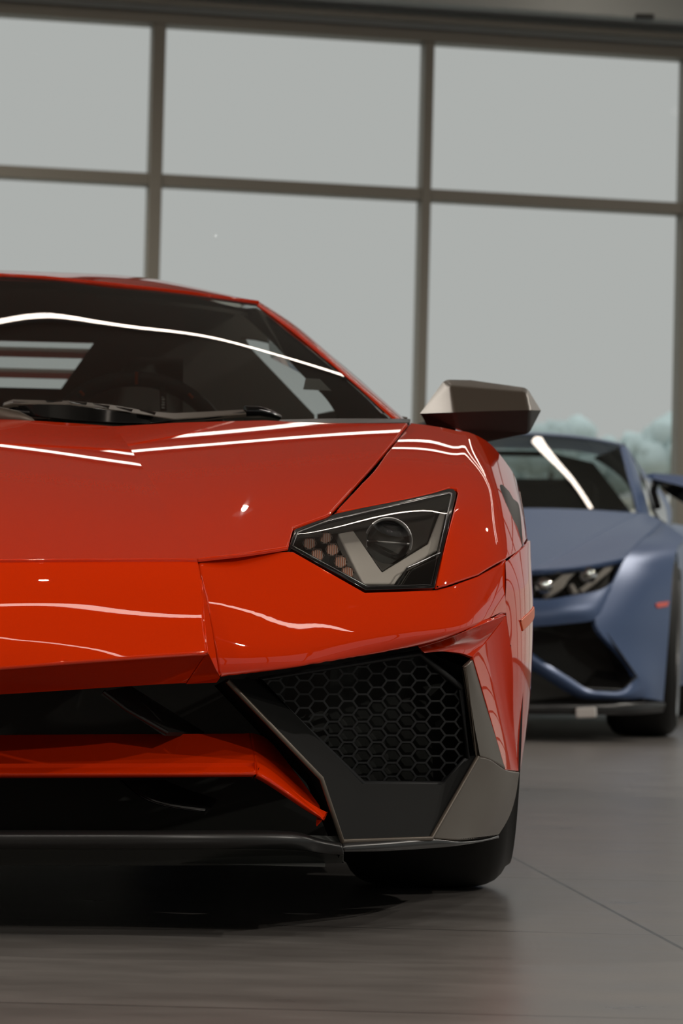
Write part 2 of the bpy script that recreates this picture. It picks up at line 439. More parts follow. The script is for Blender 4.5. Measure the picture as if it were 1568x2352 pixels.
struct(mesh_from('floor', [(x, y, z) for z in (0, -.2) for x, y in FP],
       [[0, 1, 2, 3], [7, 6, 5, 4], [0, 4, 5, 1], [1, 5, 6, 2], [2, 6, 7, 3], [3, 7, 4, 0]], FLOORM, smooth=False))
struct(mesh_from('ceiling', [(x, y, z) for z in (CEIL_Z, CEIL_Z+.2) for x, y in FP], [[3, 2, 1, 0], [4, 5, 6, 7], [0, 1, 5, 4], [1, 2, 6, 5], [2, 3, 7, 6], [3, 0, 4, 7]], CEILP, smooth=False))
struct(box('wall_front', (X0, YF-.2, 0), (X1, YF, CEIL_Z), WALLP, bevel=0))
struct(box('wall_left', (X0-.2, YF, 0), (X0, 11, CEIL_Z), WALLP, bevel=0))
# the wall to the right: low sill, glazing bays between posts, wall above
struct(box('wall_right', (X1, YF, 3.5), (X1+.2, 16.4, CEIL_Z), WALLP, bevel=0))
BAY = 1.534; TM0 = WC*0
def t_of(x, y):
    d = ray(x, y); p = CAM+d*(((WC-CAM)@WN)/(d@WN)); return (p-WC)@WD, p[2]
tm = t_of(354, 430)[0]; tm_n = (t_of(1572, 430)[0]-tm)/2
ZT = 2.838; ZH = 3.70
k0 = math.ceil((-11.5-tm)/tm_n); k1 = math.floor((12.5-tm)/tm_n)
wid = {0: .066, 1: .050}
n = 1
for k in range(k0, k1+1):
    t = tm+k*tm_n; hw = wid.get(k, .052)/2*(1.08)
    struct(wbox('trim_%d' % n, t-hw, t+hw, .12, ZH, -.06, .07, FRAME)); n += 1
struct(wbox('trim_%d' % n, tm+k0*tm_n, tm+k1*tm_n, ZT-.034, ZT+.034, -.05, .06, FRAME)); n += 1
struct(wbox('trim_%d' % n, tm+k0*tm_n, tm+k1*tm_n, 0, .14, -.06, .07, FRAME)); n += 1
struct(wbox('trim_%d' % n, -12.5, 12.8, ZH, ZH+.07, -.06, .08, FRAME)); n += 1
i = 1
for k in range(k0, k1):
    struct(wbox('window_%d' % i, tm+k*tm_n+.01, tm+(k+1)*tm_n-.01, .12, ZH, -.004, .008, PANE, bevel=0)); i += 1
# head of the window wall: stepped soffit up to the ceiling
struct(wbox('wall_back', -12.5, 12.8, ZH+.07, CEIL_Z, -.10, .10, SOFFIT, bevel=0))
struct(wbox('trim_%d' % n, -12.5, 12.8, ZH+.09, ZH+.125, -.17, -.10, FRAME)); n += 1
struct(wbox('trim_%d' % n, -12.5, 12.8, ZH+.16, CEIL_Z, -.32, -.10, SOFFIT)); n += 1
struct(wbox('trim_%d' % n, -12.5, 12.8, ZH+.42, CEIL_Z, -.46, -.32, SOFFIT)); n += 1
for j in range(9):                                   # right-hand glazing
    y0 = -9+j*2.7
    struct(box('trim_%d' % n, (X1+.02, y0-.05, .1), (X1+.16, y0+.05, 3.5), FRAME)); n += 1
    if j < 8: struct(box('window_%d' % i, (X1+.08, y0+.05, .1), (X1+.092, y0+2.65, 3.5), PANE, bevel=0)); i += 1
struct(box('trim_%d' % n, (X1, YF, 0), (X1+.2, 16.2, .1), FRAME)); n += 1
# ceiling sensor in front of the window head
p = P(1480, 39, 12.4)
tag(box('ceiling_sensor', p-np.array([.05, .02, .012]), p+np.array([.05, .06, .016]), MATTEBLK), 'small dark sensor box on the pale soffit above the windows', 'sensor')
# strip lights
S_A, S_B = 10.95, 11.45
STRIPS = [(-5.5, 6.5, -7.0, .12), (-5.5, 3.5, -1.45, .06), (-5.5, 3.5, -.58, .055), (3.9, 6.8, .5, .07), (-5.5, 6.5, S_A, .05), (-5.5, 6.5, S_B, .05)]
pos = ['farthest behind the camera', 'second from the wall behind the camera', 'just in front of the red car', 'a short run right of the red nose', 'second one from the window wall', 'nearest to the window wall']
def strip(x0, x1, y, wd, label, along='x'):
    t = thing('strip_light', label, 'ceiling light', ((x0+x1)/2, y, CEIL_Z), 'ceiling strip lights')
    if along == 'x':
        box('housing', (x0-.02, y-wd/2-.02, CEIL_Z-.05), (x1+.02, y+wd/2+.02, CEIL_Z-.001), HOUSING, t)
        mesh_from('diffuser', [(x0, y-wd/2, CEIL_Z-.051), (x0, y+wd/2, CEIL_Z-.051), (x1, y+wd/2, CEIL_Z-.051), (x1, y-wd/2, CEIL_Z-.051)], [[0, 1, 2, 3]], DIFF, t, smooth=False)
    return t
for (x0, x1, y, wd), q in zip(STRIPS, pos):
    strip(x0, x1, y, wd, 'long warm linear ceiling light crossing the showroom, '+q)
# a diagonal run of the same lights above the red roof
da = np.array([-3.0, 2.95]); db = np.array([2.0, 7.70]); dn = (db-da)/np.linalg.norm(db-da); dv = np.array([-dn[1], dn[0]])
t = thing('strip_light', 'long warm linear ceiling light running diagonally above the red roof', 'ceiling light', (*(da+db)/2, CEIL_Z), 'ceiling strip lights')
def dbox(name, hw, z0, z1, m, ex):
    a = da-dn*ex; b = db+dn*ex; q = [a-dv*hw, b-dv*hw, b+dv*hw, a+dv*hw]
    prism(name, [np.array([*p, z0]) for p in q], (0, 0, z1-z0), m, t, 0)
def dplane(name, hw):
    mesh_from(name, [np.array([*p, CEIL_Z-.051]) for p in (da-dv*hw, da+dv*hw, db+dv*hw, db-dv*hw)], [[0, 1, 2, 3]], DIFF, t, smooth=False)
dbox('housing', .055, CEIL_Z-.05, CEIL_Z-.001, HOUSING, .02); dplane('diffuser', .028)
da = np.array([1.85, 12.85]); db = np.array([2.92, 11.66]); dn = (db-da)/np.linalg.norm(db-da); dv = np.array([-dn[1], dn[0]])
t = thing('strip_light', 'short warm linear ceiling light set at an angle beside the window wall', 'ceiling light', (*(da+db)/2, CEIL_Z), 'ceiling strip lights')
dbox('housing', .06, CEIL_Z-.05, CEIL_Z-.001, HOUSING, .02); dplane('diffuser', .04)
SPOTS = [(-.9, -2.75, (-.4, -.05, .2), 'added fill ahead of the left half of the red nose'), (.75, -2.7, (.6, -.05, .2), 'added fill just ahead of the red nose'), (2.3, -2.8, (1.0, .1, .2), 'added fill out to the right of the red car'), (.37, .17, (.5, .3, .4), 'right above the red nose'), (3.56, 1.6, (.8, .5, .5), 'above the floor right of the red wing'), (4.6, 1.2, (2.0, 6.6, .5), 'aimed at the blue car')]  # first three are added fill, placed to keep their glints out of sight
for q, (x, y, aim, lab) in enumerate(SPOTS):
    c = Vector((x, y, CEIL_Z-.16)); d = (Vector(aim)-c).normalized()
    t = thing('spotlight', 'small white ceiling spotlight, '+lab, 'ceiling light', (x, y, CEIL_Z), 'ceiling spotlights')
    lathe('can', [(-.10, .001), (-.10, .045), (.05, .055), (.05, .050), (-.02, .045), (-.02, .001)], c, d, WHITE, t, 24)
    tube('stem', [np.array([x, y, CEIL_Z-.001]), np.array(c)-np.array(d)*.06], .012, WHITE, t, 8)
    ld = bpy.data.lights.new('lamp', 'SPOT'); ld.energy = SPOT_POWER*(.4 if x in (.37, 3.56, 4.6) else 1); ld.spot_size = math.radians(40 if y < -1 else 75); ld.spot_blend = .9; ld.shadow_soft_size = .03; ld.color = (1, .95, .88)
    lo = bpy.data.objects.new('lamp', ld); COL.objects.link(lo); lo.parent = t; lo.matrix_parent_inverse = Matrix.Translation(t.location).inverted()
    lo.location = c+d*.055; lo.rotation_euler = d.to_track_quat('-Z', 'Y').to_euler()

DL = [(-4.5, -6.0, 'far left behind the viewpoint'), (4.5, -6.0, 'far right behind the viewpoint'), (-4.5, 1.0, 'left of the red car'), (6.4, -1.5, 'over the empty floor at the right'), (-4.5, 7.0, 'left of the window wall posts'), (7.0, 5.0, 'right of the blue car'), (5.2, 9.0, 'near the windows at the right'), (-2.6, 9.4, 'near the windows at the left'), (.32, 8.65, 'ahead of the red car near the window wall')]
for x, y, lab in DL:
    t = thing('downlight', 'round white recessed ceiling downlight, '+lab, 'ceiling light', (x, y, CEIL_Z), 'ceiling downlights')
    lathe('ring', [(-.012, .055), (-.012, .075), (-.001, .08), (-.001, .05)], (x, y, CEIL_Z), (0, 0, 1), WHITE, t, 24)
    ld = bpy.data.lights.new('lamp', 'SPOT'); ld.energy = DOWN_POWER*(.05 if abs(x) < 1 else 1); ld.spot_size = math.radians(165); ld.spot_blend = .6; ld.shadow_soft_size = .014 if abs(x) < 1 else .05; ld.color = (1, .93, .84)
    lo = bpy.data.objects.new('lamp', ld); COL.objects.link(lo); lo.parent = t; lo.matrix_parent_inverse = Matrix.Translation(t.location).inverted(); lo.location = (x, y, CEIL_Z-.06)

# ------------------------------------------------------------------ outside the windows
GRASS = mat('dry_verge', (.50, .47, .41), .9, noise=(.25, .15))
PAVE = mat('forecourt_paving', (.45, .45, .43), .85, noise=(.2, .06))
LEAF = mat('haze_tinted_foliage', (.50, .60, .61), .9, noise=(.6, .25))  # distance haze is put into the pale leaf colour
TRUNKM = mat('tree_bark', (.18, .15, .12), .9)
struct(mesh_from('ground_outside', [(-60, 11.2, -.22), (60, 11.2, -.22), (60, 45, -.22), (-60, 45, -.22)], [[0, 1, 2, 3]], PAVE, smooth=False))
V = []; F = []; nx = 40
for i in range(nx+1):
    for j, (y, z) in enumerate([(45, -.22), (60, 1.6), (78, 4.0), (100, 4.9), (140, 5.2)]):
        V.append((-60+120*i/nx+math.sin(i*1.7)*.6, y, z+.12*math.sin(i*.9+j)*(j > 0)))
for i in range(nx):
    for j in range(4): F.append([i*5+j, (i+1)*5+j, (i+1)*5+j+1, i*5+j+1])
struct(mesh_from('hill_outside', V, F, GRASS))
def tree(x, y, z, h, wd, label, seed):
    rnd = random.Random(seed); t = thing('tree', label, 'tree', (x, y, z), 'hazy trees beyond the windows')
    tube('trunk', [np.array([x, y, z-.3]), np.array([x+.1, y, z+h*.3]), np.array([x, y, z+h*.6])], [.16, .13, .06], TRUNKM, t, 8)
    bm = bmesh.new()
    for _ in range(46):
        a = rnd.random()*6.283; rr = wd*.5*math.sqrt(rnd.random()); hz = z+h*(.28+.62*rnd.random()); taper = max(.25, 1.15-((hz-z)/h))
        c = Vector((x+rr*math.cos(a)*taper, y+rr*math.sin(a)*taper, hz)); s = wd*(.09+.10*rnd.random())
        g = bmesh.ops.create_icosphere(bm, subdivisions=2, radius=s, matrix=Matrix.Translation(c))
        for v in g['verts']: v.co += (v.co-c)*rnd.uniform(-.22, .22)
    me = bpy.data.meshes.new('crown'); bm.to_mesh(me); bm.free(); me.polygons.foreach_set('use_smooth', [True]*len(me.polygons)); link('crown', me, LEAF, t)
def hp(px, py, Y): return P(px, py, Y)
TR = [(1326, 974, 82, 2.9), (1262, 988, 74, 2.3), (1400, 1012, 90, 2.2), (1462, 1002, 83, 1.7), (1524, 980, 75, 2.6), (1600, 985, 92, 3.2), (1215, 1000, 92, 2.6),
      (60, 1000, 88, 3.6), (170, 985, 80, 3.2), (860, 1005, 86, 3.2)]
TL = ['tallest crown above the blue car roof', 'just left of the tallest above the blue roof', 'low crown beyond the blue windscreen corner', 'small crown right of the blue car roof', 'tall crown beside the last window post', 'beyond the last window post', 'mostly behind the black door mirror',
      'seen through the red rear window', 'second one seen through the red rear window', 'low behind the red windscreen pillar']
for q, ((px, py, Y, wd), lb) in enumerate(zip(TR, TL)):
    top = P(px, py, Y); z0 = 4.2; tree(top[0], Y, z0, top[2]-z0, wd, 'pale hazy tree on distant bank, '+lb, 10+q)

# ------------------------------------------------------------------ red car
red = thing('sports_car', 'glossy orange-red low sports car in front, seen head-on', 'car', (0, 0, 0))
# bonnet: raised centre section and side sections meeting at a crease
def bowed(fr, re, bow, n=5):                         # longitudinal lines of the bonnet, slightly crowned
    fr = [f if isinstance(f, np.ndarray) else P(*f) for f in fr]; re = [f if isinstance(f, np.ndarray) else P(*f) for f in re]
    return [[f+(r_-f)*k/(n-1)+np.array([0, 0, bow*4*(k/(n-1))*(1-k/(n-1))]) for f, r_ in zip(fr, re)] for k in range(n)]
hc = Patch(bowed([PC(1290, .08), (-150, 1286, .10), (150, 1284, .12), (450, 1283, .16)], [PC(955, 1.32), (-50, 960, 1.32), (110, 968, 1.325), (262, 979, 1.33)], .0075))
CRX = [(450, 1283), (412, 1218), (368, 1150), (322, 1076), (262, 981)]
def near(line, tol):
    L_ = np.array(line, float)
    return lambda x, y: min(seg_dist(np.array([[x, y]]), L_[i:i+2])[0] for i in range(len(L_)-1)) < tol
CR3 = [proj(q[-1]) for q in hc.R]
bonnet = panel('bonnet', hc, RED, red, step=.02, join=True, nokeep=near(CR3, 3))
hs = Patch(bowed([(450, 1283, .16), (560, 1271, .205), (706, 1250, .31)], [(262, 979, 1.33), (610, 963, 1.36), (964, 964, 1.39)], .0075))
CR4 = [tuple(proj(p)) for p in hs.at(np.zeros(16), np.linspace(0, 1, 16))]
hs_out = [(450, 1283), (560, 1271), (662, 1256), (674, 1211), (748, 1185), (756, 1181), (822, 1107), (880, 1041), (932, 977), (936, 972), (800, 972), (700, 970), (610, 965), (420, 970), (262, 979)]+CR4[::-1][1:-1]
def Rside(name, *a, **k):
    o = panel(name, *a, **k); return o
b2 = panel('bonnet_side', hs, RED, bonnet, hs_out, step=.02, nokeep=near(CR4, 3))
mirror_tree(b2, RX, bonnet)
# front wing
_wr = [
    [np.array([.833, 1.42, .776]), np.array([.894, 1.42, .774]), np.array([.950, 1.41, .760]), (1122, 1017, 1.41), (1157, 1056, 1.40), (1182, 1095, 1.40), (1200, 1160, 1.40), (1210, 1260, 1.40), (1213, 1400, 1.40)],
    [hs.on(872, 1043, -.001), np.array([.863, 1.05, .699]), np.array([.937, 1.05, .687]), (1126, 1082, 1.06), (1164, 1122, 1.06), (1190, 1165, 1.06), (1208, 1220, 1.06), (1219, 1300, 1.06), (1223, 1400, 1.06)],
    [hs.on(808, 1111, -.001), np.array([.833, .79, .639]), np.array([.921, .80, .627]), (1119, 1145, .82), (1160, 1190, .83), (1188, 1240, .84), (1206, 1290, .85), (1217, 1350, .86), (1222, 1420, .87)],
    [hs.on(700, 1187, -.001), np.array([.801, .55, .580]), np.array([.899, .60, .573]), (1095, 1232, .62), (1140, 1268, .65), (1172, 1303, .69), (1194, 1345, .74), (1208, 1390, .78), (1216, 1450, .82)],
    [hs.on(652, 1246, -.001), (840, 1270, .36), (1012, 1308, .45), (1063, 1330, .49), (1110, 1350, .545), (1146, 1370, .605), (1172, 1395, .665), (1193, 1430, .72), (1206, 1480, .77)],
    [(640, 1330, .22), (820, 1370, .285), (983, 1400, .375), (1040, 1416, .42), (1090, 1432, .48), (1130, 1450, .545), (1160, 1472, .61), (1183, 1500, .67), (1198, 1545, .72)]]
def _flat(r):                                        # the top of the wing is nearly flat up to its crest, then turns down quickly
    q = [p if isinstance(p, np.ndarray) else P(*p) for p in r]
    a_, m_, b_ = q[0], q[1], q[2]; m2 = .25*m_+.75*(a_+b_)/2
    return [a_, m2, a_+(b_-a_)*.84]+q[2:]
wing = Patch([_flat(r) for r in _wr])
HL = [(664, 1256), (677, 1215), (751, 1187), (768, 1180), (1030, 1122), (1043, 1124), (1048, 1132), (998, 1350), (909, 1353), (840, 1355)]
wing_out = [(938, 966), (1005, 966), (1078, 990), (1122, 1016)]
# trim in the surface's own coordinates: seam line below, shut line on the inside, open at the back
wuv_top = [(.0, .0), (1., .0), (1., .62)]
def uvline(pat, pts): return [pat.inv(x, y) for x, y in pts]
def panel_uv(name, pat, m, parent, uvs, **k):
    """as panel, but the outline is given in the surface's own coordinates"""
    class Q: pass
    q = Patch.__new__(Patch); q.__dict__ = dict(pat.__dict__)
    q.inv = lambda x, y: (x/1e5, y/1e5)
    return panel(name, q, m, parent, [(u*1e5, v*1e5) for u, v in uvs], **k)
seam = [(1003, 1351), (1030, 1344), (1100, 1320.5), (1160, 1286.5), (1200, 1255), (1213, 1241)]
s_uv = uvline(wing, seam)
hl_uv = uvline(wing, [(1050, 1131), (1003, 1347)])
in_uv = uvline(wing, [(944, 968), (886, 1042), (830, 1110), (768, 1177), (1034, 1119), (1048, 1121), (1051, 1130), (1003, 1347)])
def dens(L, k=14):
    o = []
    for a, b in zip(L[:-1], L[1:]): o += [(a[0]+(b[0]-a[0])*i/k, a[1]+(b[1]-a[1])*i/k) for i in range(k)]
    return o+[L[-1]]
last = s_uv[-1]
w_uv = dens([(in_uv[0][0], 0.0), (1, 0)], 40)[:-1]+dens([(1, 0), (1, last[1]-.10), last], 20)[:-1]+dens(s_uv[::-1], 8)[:-1]+dens(in_uv[::-1], 10)
fw = panel_uv('front_wing', wing, RED, red, w_uv, step=.016)
BRIGHT = mat('bright_lamp_trim', (.70, .70, .70), .35, .3)
# headlight: dark tray, clear lens, light guide, projector, six small reflectors
INN = [(670, 1254), (682, 1219), (753, 1192), (1032, 1128), (1040, 1132), (992, 1344), (909, 1347), (843, 1348)]
hl = panel('headlight', wing, GLOSSBLK, red, HL, step=.02, push=.003, r=.001, depth=.03, holes=[INN])
panel('lamp_tray', wing, MATTEBLK, hl, [(660, 1258), (677, 1211), (1048, 1118), (1052, 1130), (1000, 1354), (840, 1358)], step=.02, push=.10, r=.001)
panel('lens', wing, LENS, hl, INN, step=.014, off=-.001, r=.001, depth=.006)
panel('lens_rim', wing, RIMMET, hl, [(671, 1253), (683, 1220), (753, 1193), (1032, 1129), (1039, 1133), (991, 1343), (909, 1346), (843, 1347)], step=.03, push=.002, r=.0008, depth=.003,
      holes=[[(673.5, 1252), (685, 1222), (754, 1195.5), (1031, 1132), (1036, 1136), (989, 1341), (909, 1343.5), (844, 1344.5)]])
# upper shade of the lamp (dark brow)
panel('lamp_brow', wing, LAMPGREY, hl, [(676, 1236), (690, 1217), (1028, 1131), (1036, 1137), (1030, 1164), (985, 1180), (800, 1213)], step=.02, push=.022, r=.002, depth=.004)
panel('light_guide', wing, DRL, hl, [(772, 1214), (806, 1206), (878, 1312), (984, 1246), (1012, 1172), (1030, 1150), (1008, 1262), (990, 1270), (936, 1302), (909, 1340), (836, 1340), (824, 1318)], step=.012, push=.04, r=.003, depth=.012)
panel('lamp_bezel', wing, LAMPGREY, hl, [(800, 1210), (880, 1190), (1002, 1178), (984, 1242), (880, 1310)], step=.014, push=.05, r=.002, depth=.02, holes=[[(892+50*math.cos(a*math.pi/14), 1242+50*math.sin(a*math.pi/14)) for a in range(28)]])
panel('lower_cover', wing, GLOSSBLK, hl, [(918, 1348), (942, 1308), (1010, 1276), (997, 1346)], step=.014, push=.006, r=.003, depth=.012)
tube('cover_edge', [wing.on(x, y)+np.array([0, .004, 0]) for x, y in [(910, 1347), (936, 1304), (1010, 1270)]], .0012, RIMMET, hl, 6)
pc = wing.on(892, 1242)+np.array([0, .075, 0]); pd = CAM-pc; pd /= np.linalg.norm(pd)
pd = np.array([.05, -1, .04]); pd /= np.linalg.norm(pd)
R_ = 55/7000*4.3
lathe('projector_ring', [(-.02, R_*1.02), (.018, R_*1.04), (.021, R_), (.018, R_*.93), (-.02, R_*.93)], pc, pd, BRIGHT, hl, 48)
pl = lathe('projector_lens', [(0.004, R_*.93)]+[(.004+.022*math.cos(a), R_*.92*math.sin(a)) for a in np.linspace(math.pi/2, .02, 10)], pc, pd, LENS, hl, 48)
lathe('projector_bowl', [(-.055, .006)]+[(-.055+.05*(a**2), R_*.9*a) for a in np.linspace(.15, 1, 9)], pc, pd, mat('projector_bowl_grey', (.30, .31, .32), .3, .6), hl, 40)
tube('projector_bar', [pc+np.array([-R_*.92, 0, .0])+pd*.012, pc+np.array([R_*.92, 0, -.003])+pd*.012], .0018, BRIGHT, hl, 6)
prism('projector_shutter', [pc+np.array([a*R_, 0, b*R_])-pd*.02 for a, b in [(-.35, -.30), (-.05, -.12), (.45, -.10), (.52, -.22), (.3, -.34), (-.2, -.40)]], (0, .01, 0), BRIGHT, hl, .001)
prism('projector_plate', [pc+np.array([a*R_, 0, b*R_])-pd*.03 for a, b in [(-.3, .05), (-.2, .16), (.15, .2), (.25, .12), (.1, .04)]], (0, .01, 0), BRIGHT, hl, .001)
for x, y in [(746, 1233), (709, 1246), (762, 1261), (727, 1274), (781, 1289), (797, 1314)]:
    c = wing.on(x, y)+np.array([0, .045, 0]); s = 15.5/7000*4.22; d = np.array([.10, -1, .03]); d /= np.linalg.norm(d)
    cup = lathe('reflector_cup', [(-.012, s*.6), (.004, s*1.15), (.006, s*1.12), (.004, s*1.0), (-.008, s*.55)], c, d, RIMMET, hl, 6, 20)
    rf = []
    for k in range(6):
        a = (k+.5)*math.pi/3; rf.append(c+np.array([math.cos(a)*s*.98, 0, math.sin(a)*s*.98])+d*.003)
    prism('led_reflector', rf, (0, .006, 0), LED, cup, .0008)
    for k in range(-2, 3):
        h = s*.78*math.sqrt(max(.1, 1-(k/3.2)**2)); q = c+np.array([k*s*.33, 0, 0])+d*.0045
        tube('reflector_rib', [q+np.array([0, 0, -h]), q+np.array([0, 0, h])], s*.05, RIBM, cup, 6)
# bumper
bc = Patch([[PC(1291, .085), (-150, 1287, .105), (150, 1286, .125), (455, 1286, .165)],
            [PC(1345, .050), (-150, 1342, .070), (150, 1338, .090), (463, 1330, .132)],
            [PC(1425, .010), (-150, 1423, .030), (150, 1420, .050), (469, 1410, .091)],
            [PC(1500, -.016), (-150, 1493, .004), (150, 1478, .025), (474, 1464, .068)],
            [PC(1552, -.030), (-150, 1546, -.010), (180, 1522, .012), (478, 1501, .054)]])
bumper = panel('bumper', bc, RED, red, step=.016, join=True, r=.004)
fl = Patch([
    [wing.on(1160, 1284), wing.on(1188, 1262), (1214, 1235, .98), (1217, 1232, 1.10)],
    [(1162, 1345, .64), (1195, 1335, .745), (1219, 1328, .9), (1221, 1325, 1.08)],
    [(1162, 1410, .645), (1199, 1402, .75), (1222, 1400, .9), (1224, 1400, 1.05)],
    [(1176, 1520, .68), (1203, 1520, .765), (1220, 1520, .89), (1221, 1520, 1.02)],
    [(1178, 1640, .72), (1199, 1640, .79), (1212, 1640, .89), (1213, 1640, 1.0)],
    [(1190, 1772, .79), (1193, 1772, .83), (1195, 1772, .88), (1195, 1772, .95)]])
br = Patch([
    [(452, 1283, .170), (560, 1262, .235), (690, 1262, .295), (850, 1285, .358), wing.on(1012, 1318), wing.on(1065, 1322), wing.on(1112, 1308), wing.on(1162, 1277)],
    [(464, 1338, .137), (572, 1345, .190), (700, 1358, .243), (850, 1378, .305), (985, 1396, .385), (1050, 1398, .437), (1108, 1388, .508), fl.on(1163, 1350)],
    [(484, 1430, .113), (580, 1430, .158), (710, 1428, .216), (855, 1432, .284), (984, 1436, .369), (1050, 1432, .422), (1103, 1418, .487), fl.on(1162, 1388)],
    [(499, 1524, .098), (600, 1508, .131), (722, 1494, .198), (860, 1478, .271), (984, 1464, .361), (1048, 1453, .412), (1100, 1434, .478), fl.on(1162, 1407)],
    [(505, 1557, .110), (640, 1542, .157), (740, 1524, .212), (862, 1505, .286), (975, 1484, .373), (1050, 1460, .424), (1100, 1437, .487), fl.on(1162, 1412)]], bu=bspl_basis, bv=bspl_basis)
bo = [(455, 1287), (560, 1275), (664, 1260), (838, 1359), (909, 1357), (1002, 1353), (1036, 1345), (1100, 1322), (1160, 1289), (1162, 1320), (1163, 1352), (1162, 1407), (1100, 1436), (1050, 1459), (975, 1483), (862, 1504), (740, 1523), (640, 1541), (505, 1556), (496, 1500), (484, 1430), (464, 1338)]
o = panel('bumper_side', br, RED, bumper, bo, step=.016, r=.004, depth=.03, nokeep=lambda x, y: x > 1157); mirror_tree(o, RX, bumper)
# step between centre and side
st = Patch([[(463, 1330, .132), (469, 1410, .091), (474, 1464, .068), (478, 1501, .054)],
            [(464, 1338, .136), (484, 1430, .112), (499, 1524, .097), (505, 1557, .109)]])
o = panel('bumper_step', st, RED, bumper, step=.01, r=.0008, depth=.004); mirror_tree(o, RX, bumper)
# underside of the centre and the small corner facet
un = [PC(1553, -.028), P(-150, 1547, -.008), P(180, 1523, .014), P(472, 1504, .056)]
ul = [PC(1612, .04), P(-150, 1604, .055), P(240, 1581, .080), P(428, 1570, .110)]
up_ = Patch([un, ul])
panel('bumper_underside', up_, RED, bumper, step=.02, r=.002, join=True)
o = poly('corner_facet', [(472, 1504, .055), (479, 1502, .055), (505, 1557, .110), (497, 1568, .125), (428, 1571, .111)], [[0, 1, 2, 3, 4]], RED, bumper, bevel=.0, thick=.01); mirror_tree(o, RX, bumper)
# flank below the wing and the recessed blade beside the intake
fu = uvline(fl, [(1163, 1289), (1190, 1265), (1213, 1246)])
f_uv = dens([(0, fu[0][1])]+fu+[(1, fu[2][1])], 8)[:-1]+dens([(1, fu[2][1]), (1, 1)], 30)[:-1]+dens([(1, 1), (0, 1)], 10)[:-1]+dens([(0, 1), (0, fu[0][1])], 30)[:-1]
o = panel_uv('bumper_flank', fl, RED, bumper, f_uv, step=.014, nokeep=lambda x, y: x < 1172); mirror_tree(o, RX, bumper)
rc = Patch([[(962, 1488, .378), (1030, 1466, .422), (1100, 1437, .488), (1140, 1421, .575), fl.on(1163, 1412)],
            [(968, 1495, .402), (1022, 1483, .447), (1075, 1473, .512), (1108, 1465, .575), (1126, 1460, .610)],
            [(975, 1501, .415), (1012, 1497, .450), (1048, 1499, .485), (1070, 1504, .515), (1086, 1509, .535)]])
o = panel('bumper_blade', rc, RED, bumper, step=.01, r=.001); mirror_tree(o, RX, bumper)
rb_ = Patch([[fl.on(1163, 1412), (1176, 1520, .680), (1178.5, 1640, .720), (1190.5, 1771, .79)],
             [(1126, 1462, .612), (1143, 1560, .655), (1158, 1662, .700), (1177, 1770, .752)],
             [(1085, 1508, .533), (1109, 1590, .580), (1135, 1680, .630), (1160, 1768, .685)]])
o = panel('bumper_blade', rb_, RED, bumper, step=.01, r=.001); mirror_tree(o, RX, bumper)
# side marker
mk = [(1194, 1432), (1199, 1450), (1221, 1436), (1221, 1402)]
mu = uvline(fl, [(1193, 1425), (1197, 1450)])
o = panel_uv('side_marker', fl, AMBER, red, dens([(mu[0][0], mu[0][1]), (.74, mu[0][1]-.06), (.80, mu[0][1]-.04), (.80, mu[1][1]-.055), (mu[1][0]+.02, mu[1][1])], 5), step=.008, r=.002, depth=.005, off=.002); mirror_tree(o, RX, red)

# lower mouth: red cross blade, splitter, dark ducts
bl = Patch([[PC(1690, 0.245), (-150, 1687, 0.250), (200, 1684, 0.255), (420, 1683, 0.260), (575, 1682, 0.270)],
            [PC(1738, 0.180), (-150, 1736, 0.185), (200, 1735, 0.195), (420, 1735, 0.205), (585, 1735, 0.220)],
            [PC(1776, 0.130), (-150, 1775, 0.135), (200, 1774, 0.145), (420, 1774, 0.160), (590, 1774, 0.180)],
            [PC(1790, 0.140), (-150, 1789, 0.145), (200, 1788, 0.155), (420, 1787, 0.170), (582, 1786, 0.190)]])
blade = panel('cross_blade', bl, RED, red, step=.018, r=.004, join=True, depth=.02)
bt = Patch([[(575, 1682, 0.270), (610, 1692, 0.290), (650, 1735, 0.285), (700, 1800, 0.265), (736, 1850, 0.240)],
            [(585, 1735, 0.220), (620, 1750, 0.230), (660, 1785, 0.235), (705, 1835, 0.230), (741, 1872, 0.220)],
            [(590, 1774, 0.180), (620, 1790, 0.185), (660, 1817, 0.195), (705, 1850, 0.200), (744, 1880, 0.205)],
            [(582, 1786, 0.190), (615, 1805, 0.195), (655, 1832, 0.202), (702, 1864, 0.205), (744, 1888, 0.210)]])
o = panel('blade_tip', bt, RED, blade, step=.012, r=.003, depth=.015); mirror_tree(o, RX, blade)
sp = Patch([[PC(1905, .10), (-150, 1906, .11), (200, 1907, .125), (450, 1907, .15), (650, 1908, .19), (720, 1922, .205), (786, 1936, .215)],
            [PC(1912, .055), (-150, 1913, .065), (200, 1913, .08), (450, 1913, .105), (652, 1914, .155), (720, 1928, .18), (788, 1943, .20)],
            [PC(1935, .05), (-150, 1935, .06), (200, 1935, .075), (450, 1935, .10), (655, 1936, .15), (720, 1945, .18), (790, 1955, .20)],
            [PC(1952, .065), (-150, 1952, .075), (200, 1952, .09), (450, 1952, .115), (655, 1952, .16), (720, 1960, .185), (790, 1966, .205)]])
spl = panel('splitter', sp, SATIN, red, step=.02, r=.003, join=True, depth=.02)
s2 = Patch([[PC(1951, .075), (-150, 1951, .085), (200, 1951, .10), (450, 1951, .125), (655, 1951, .17), (790, 1966, .215)],
            [PC(1990, .10), (-150, 1990, .11), (200, 1991, .125), (450, 1990, .15), (655, 1988, .19), (790, 1984, .235)]])
panel('splitter_lip', s2, MATTEBLK, spl, step=.03, r=.003, join=True, depth=.03)
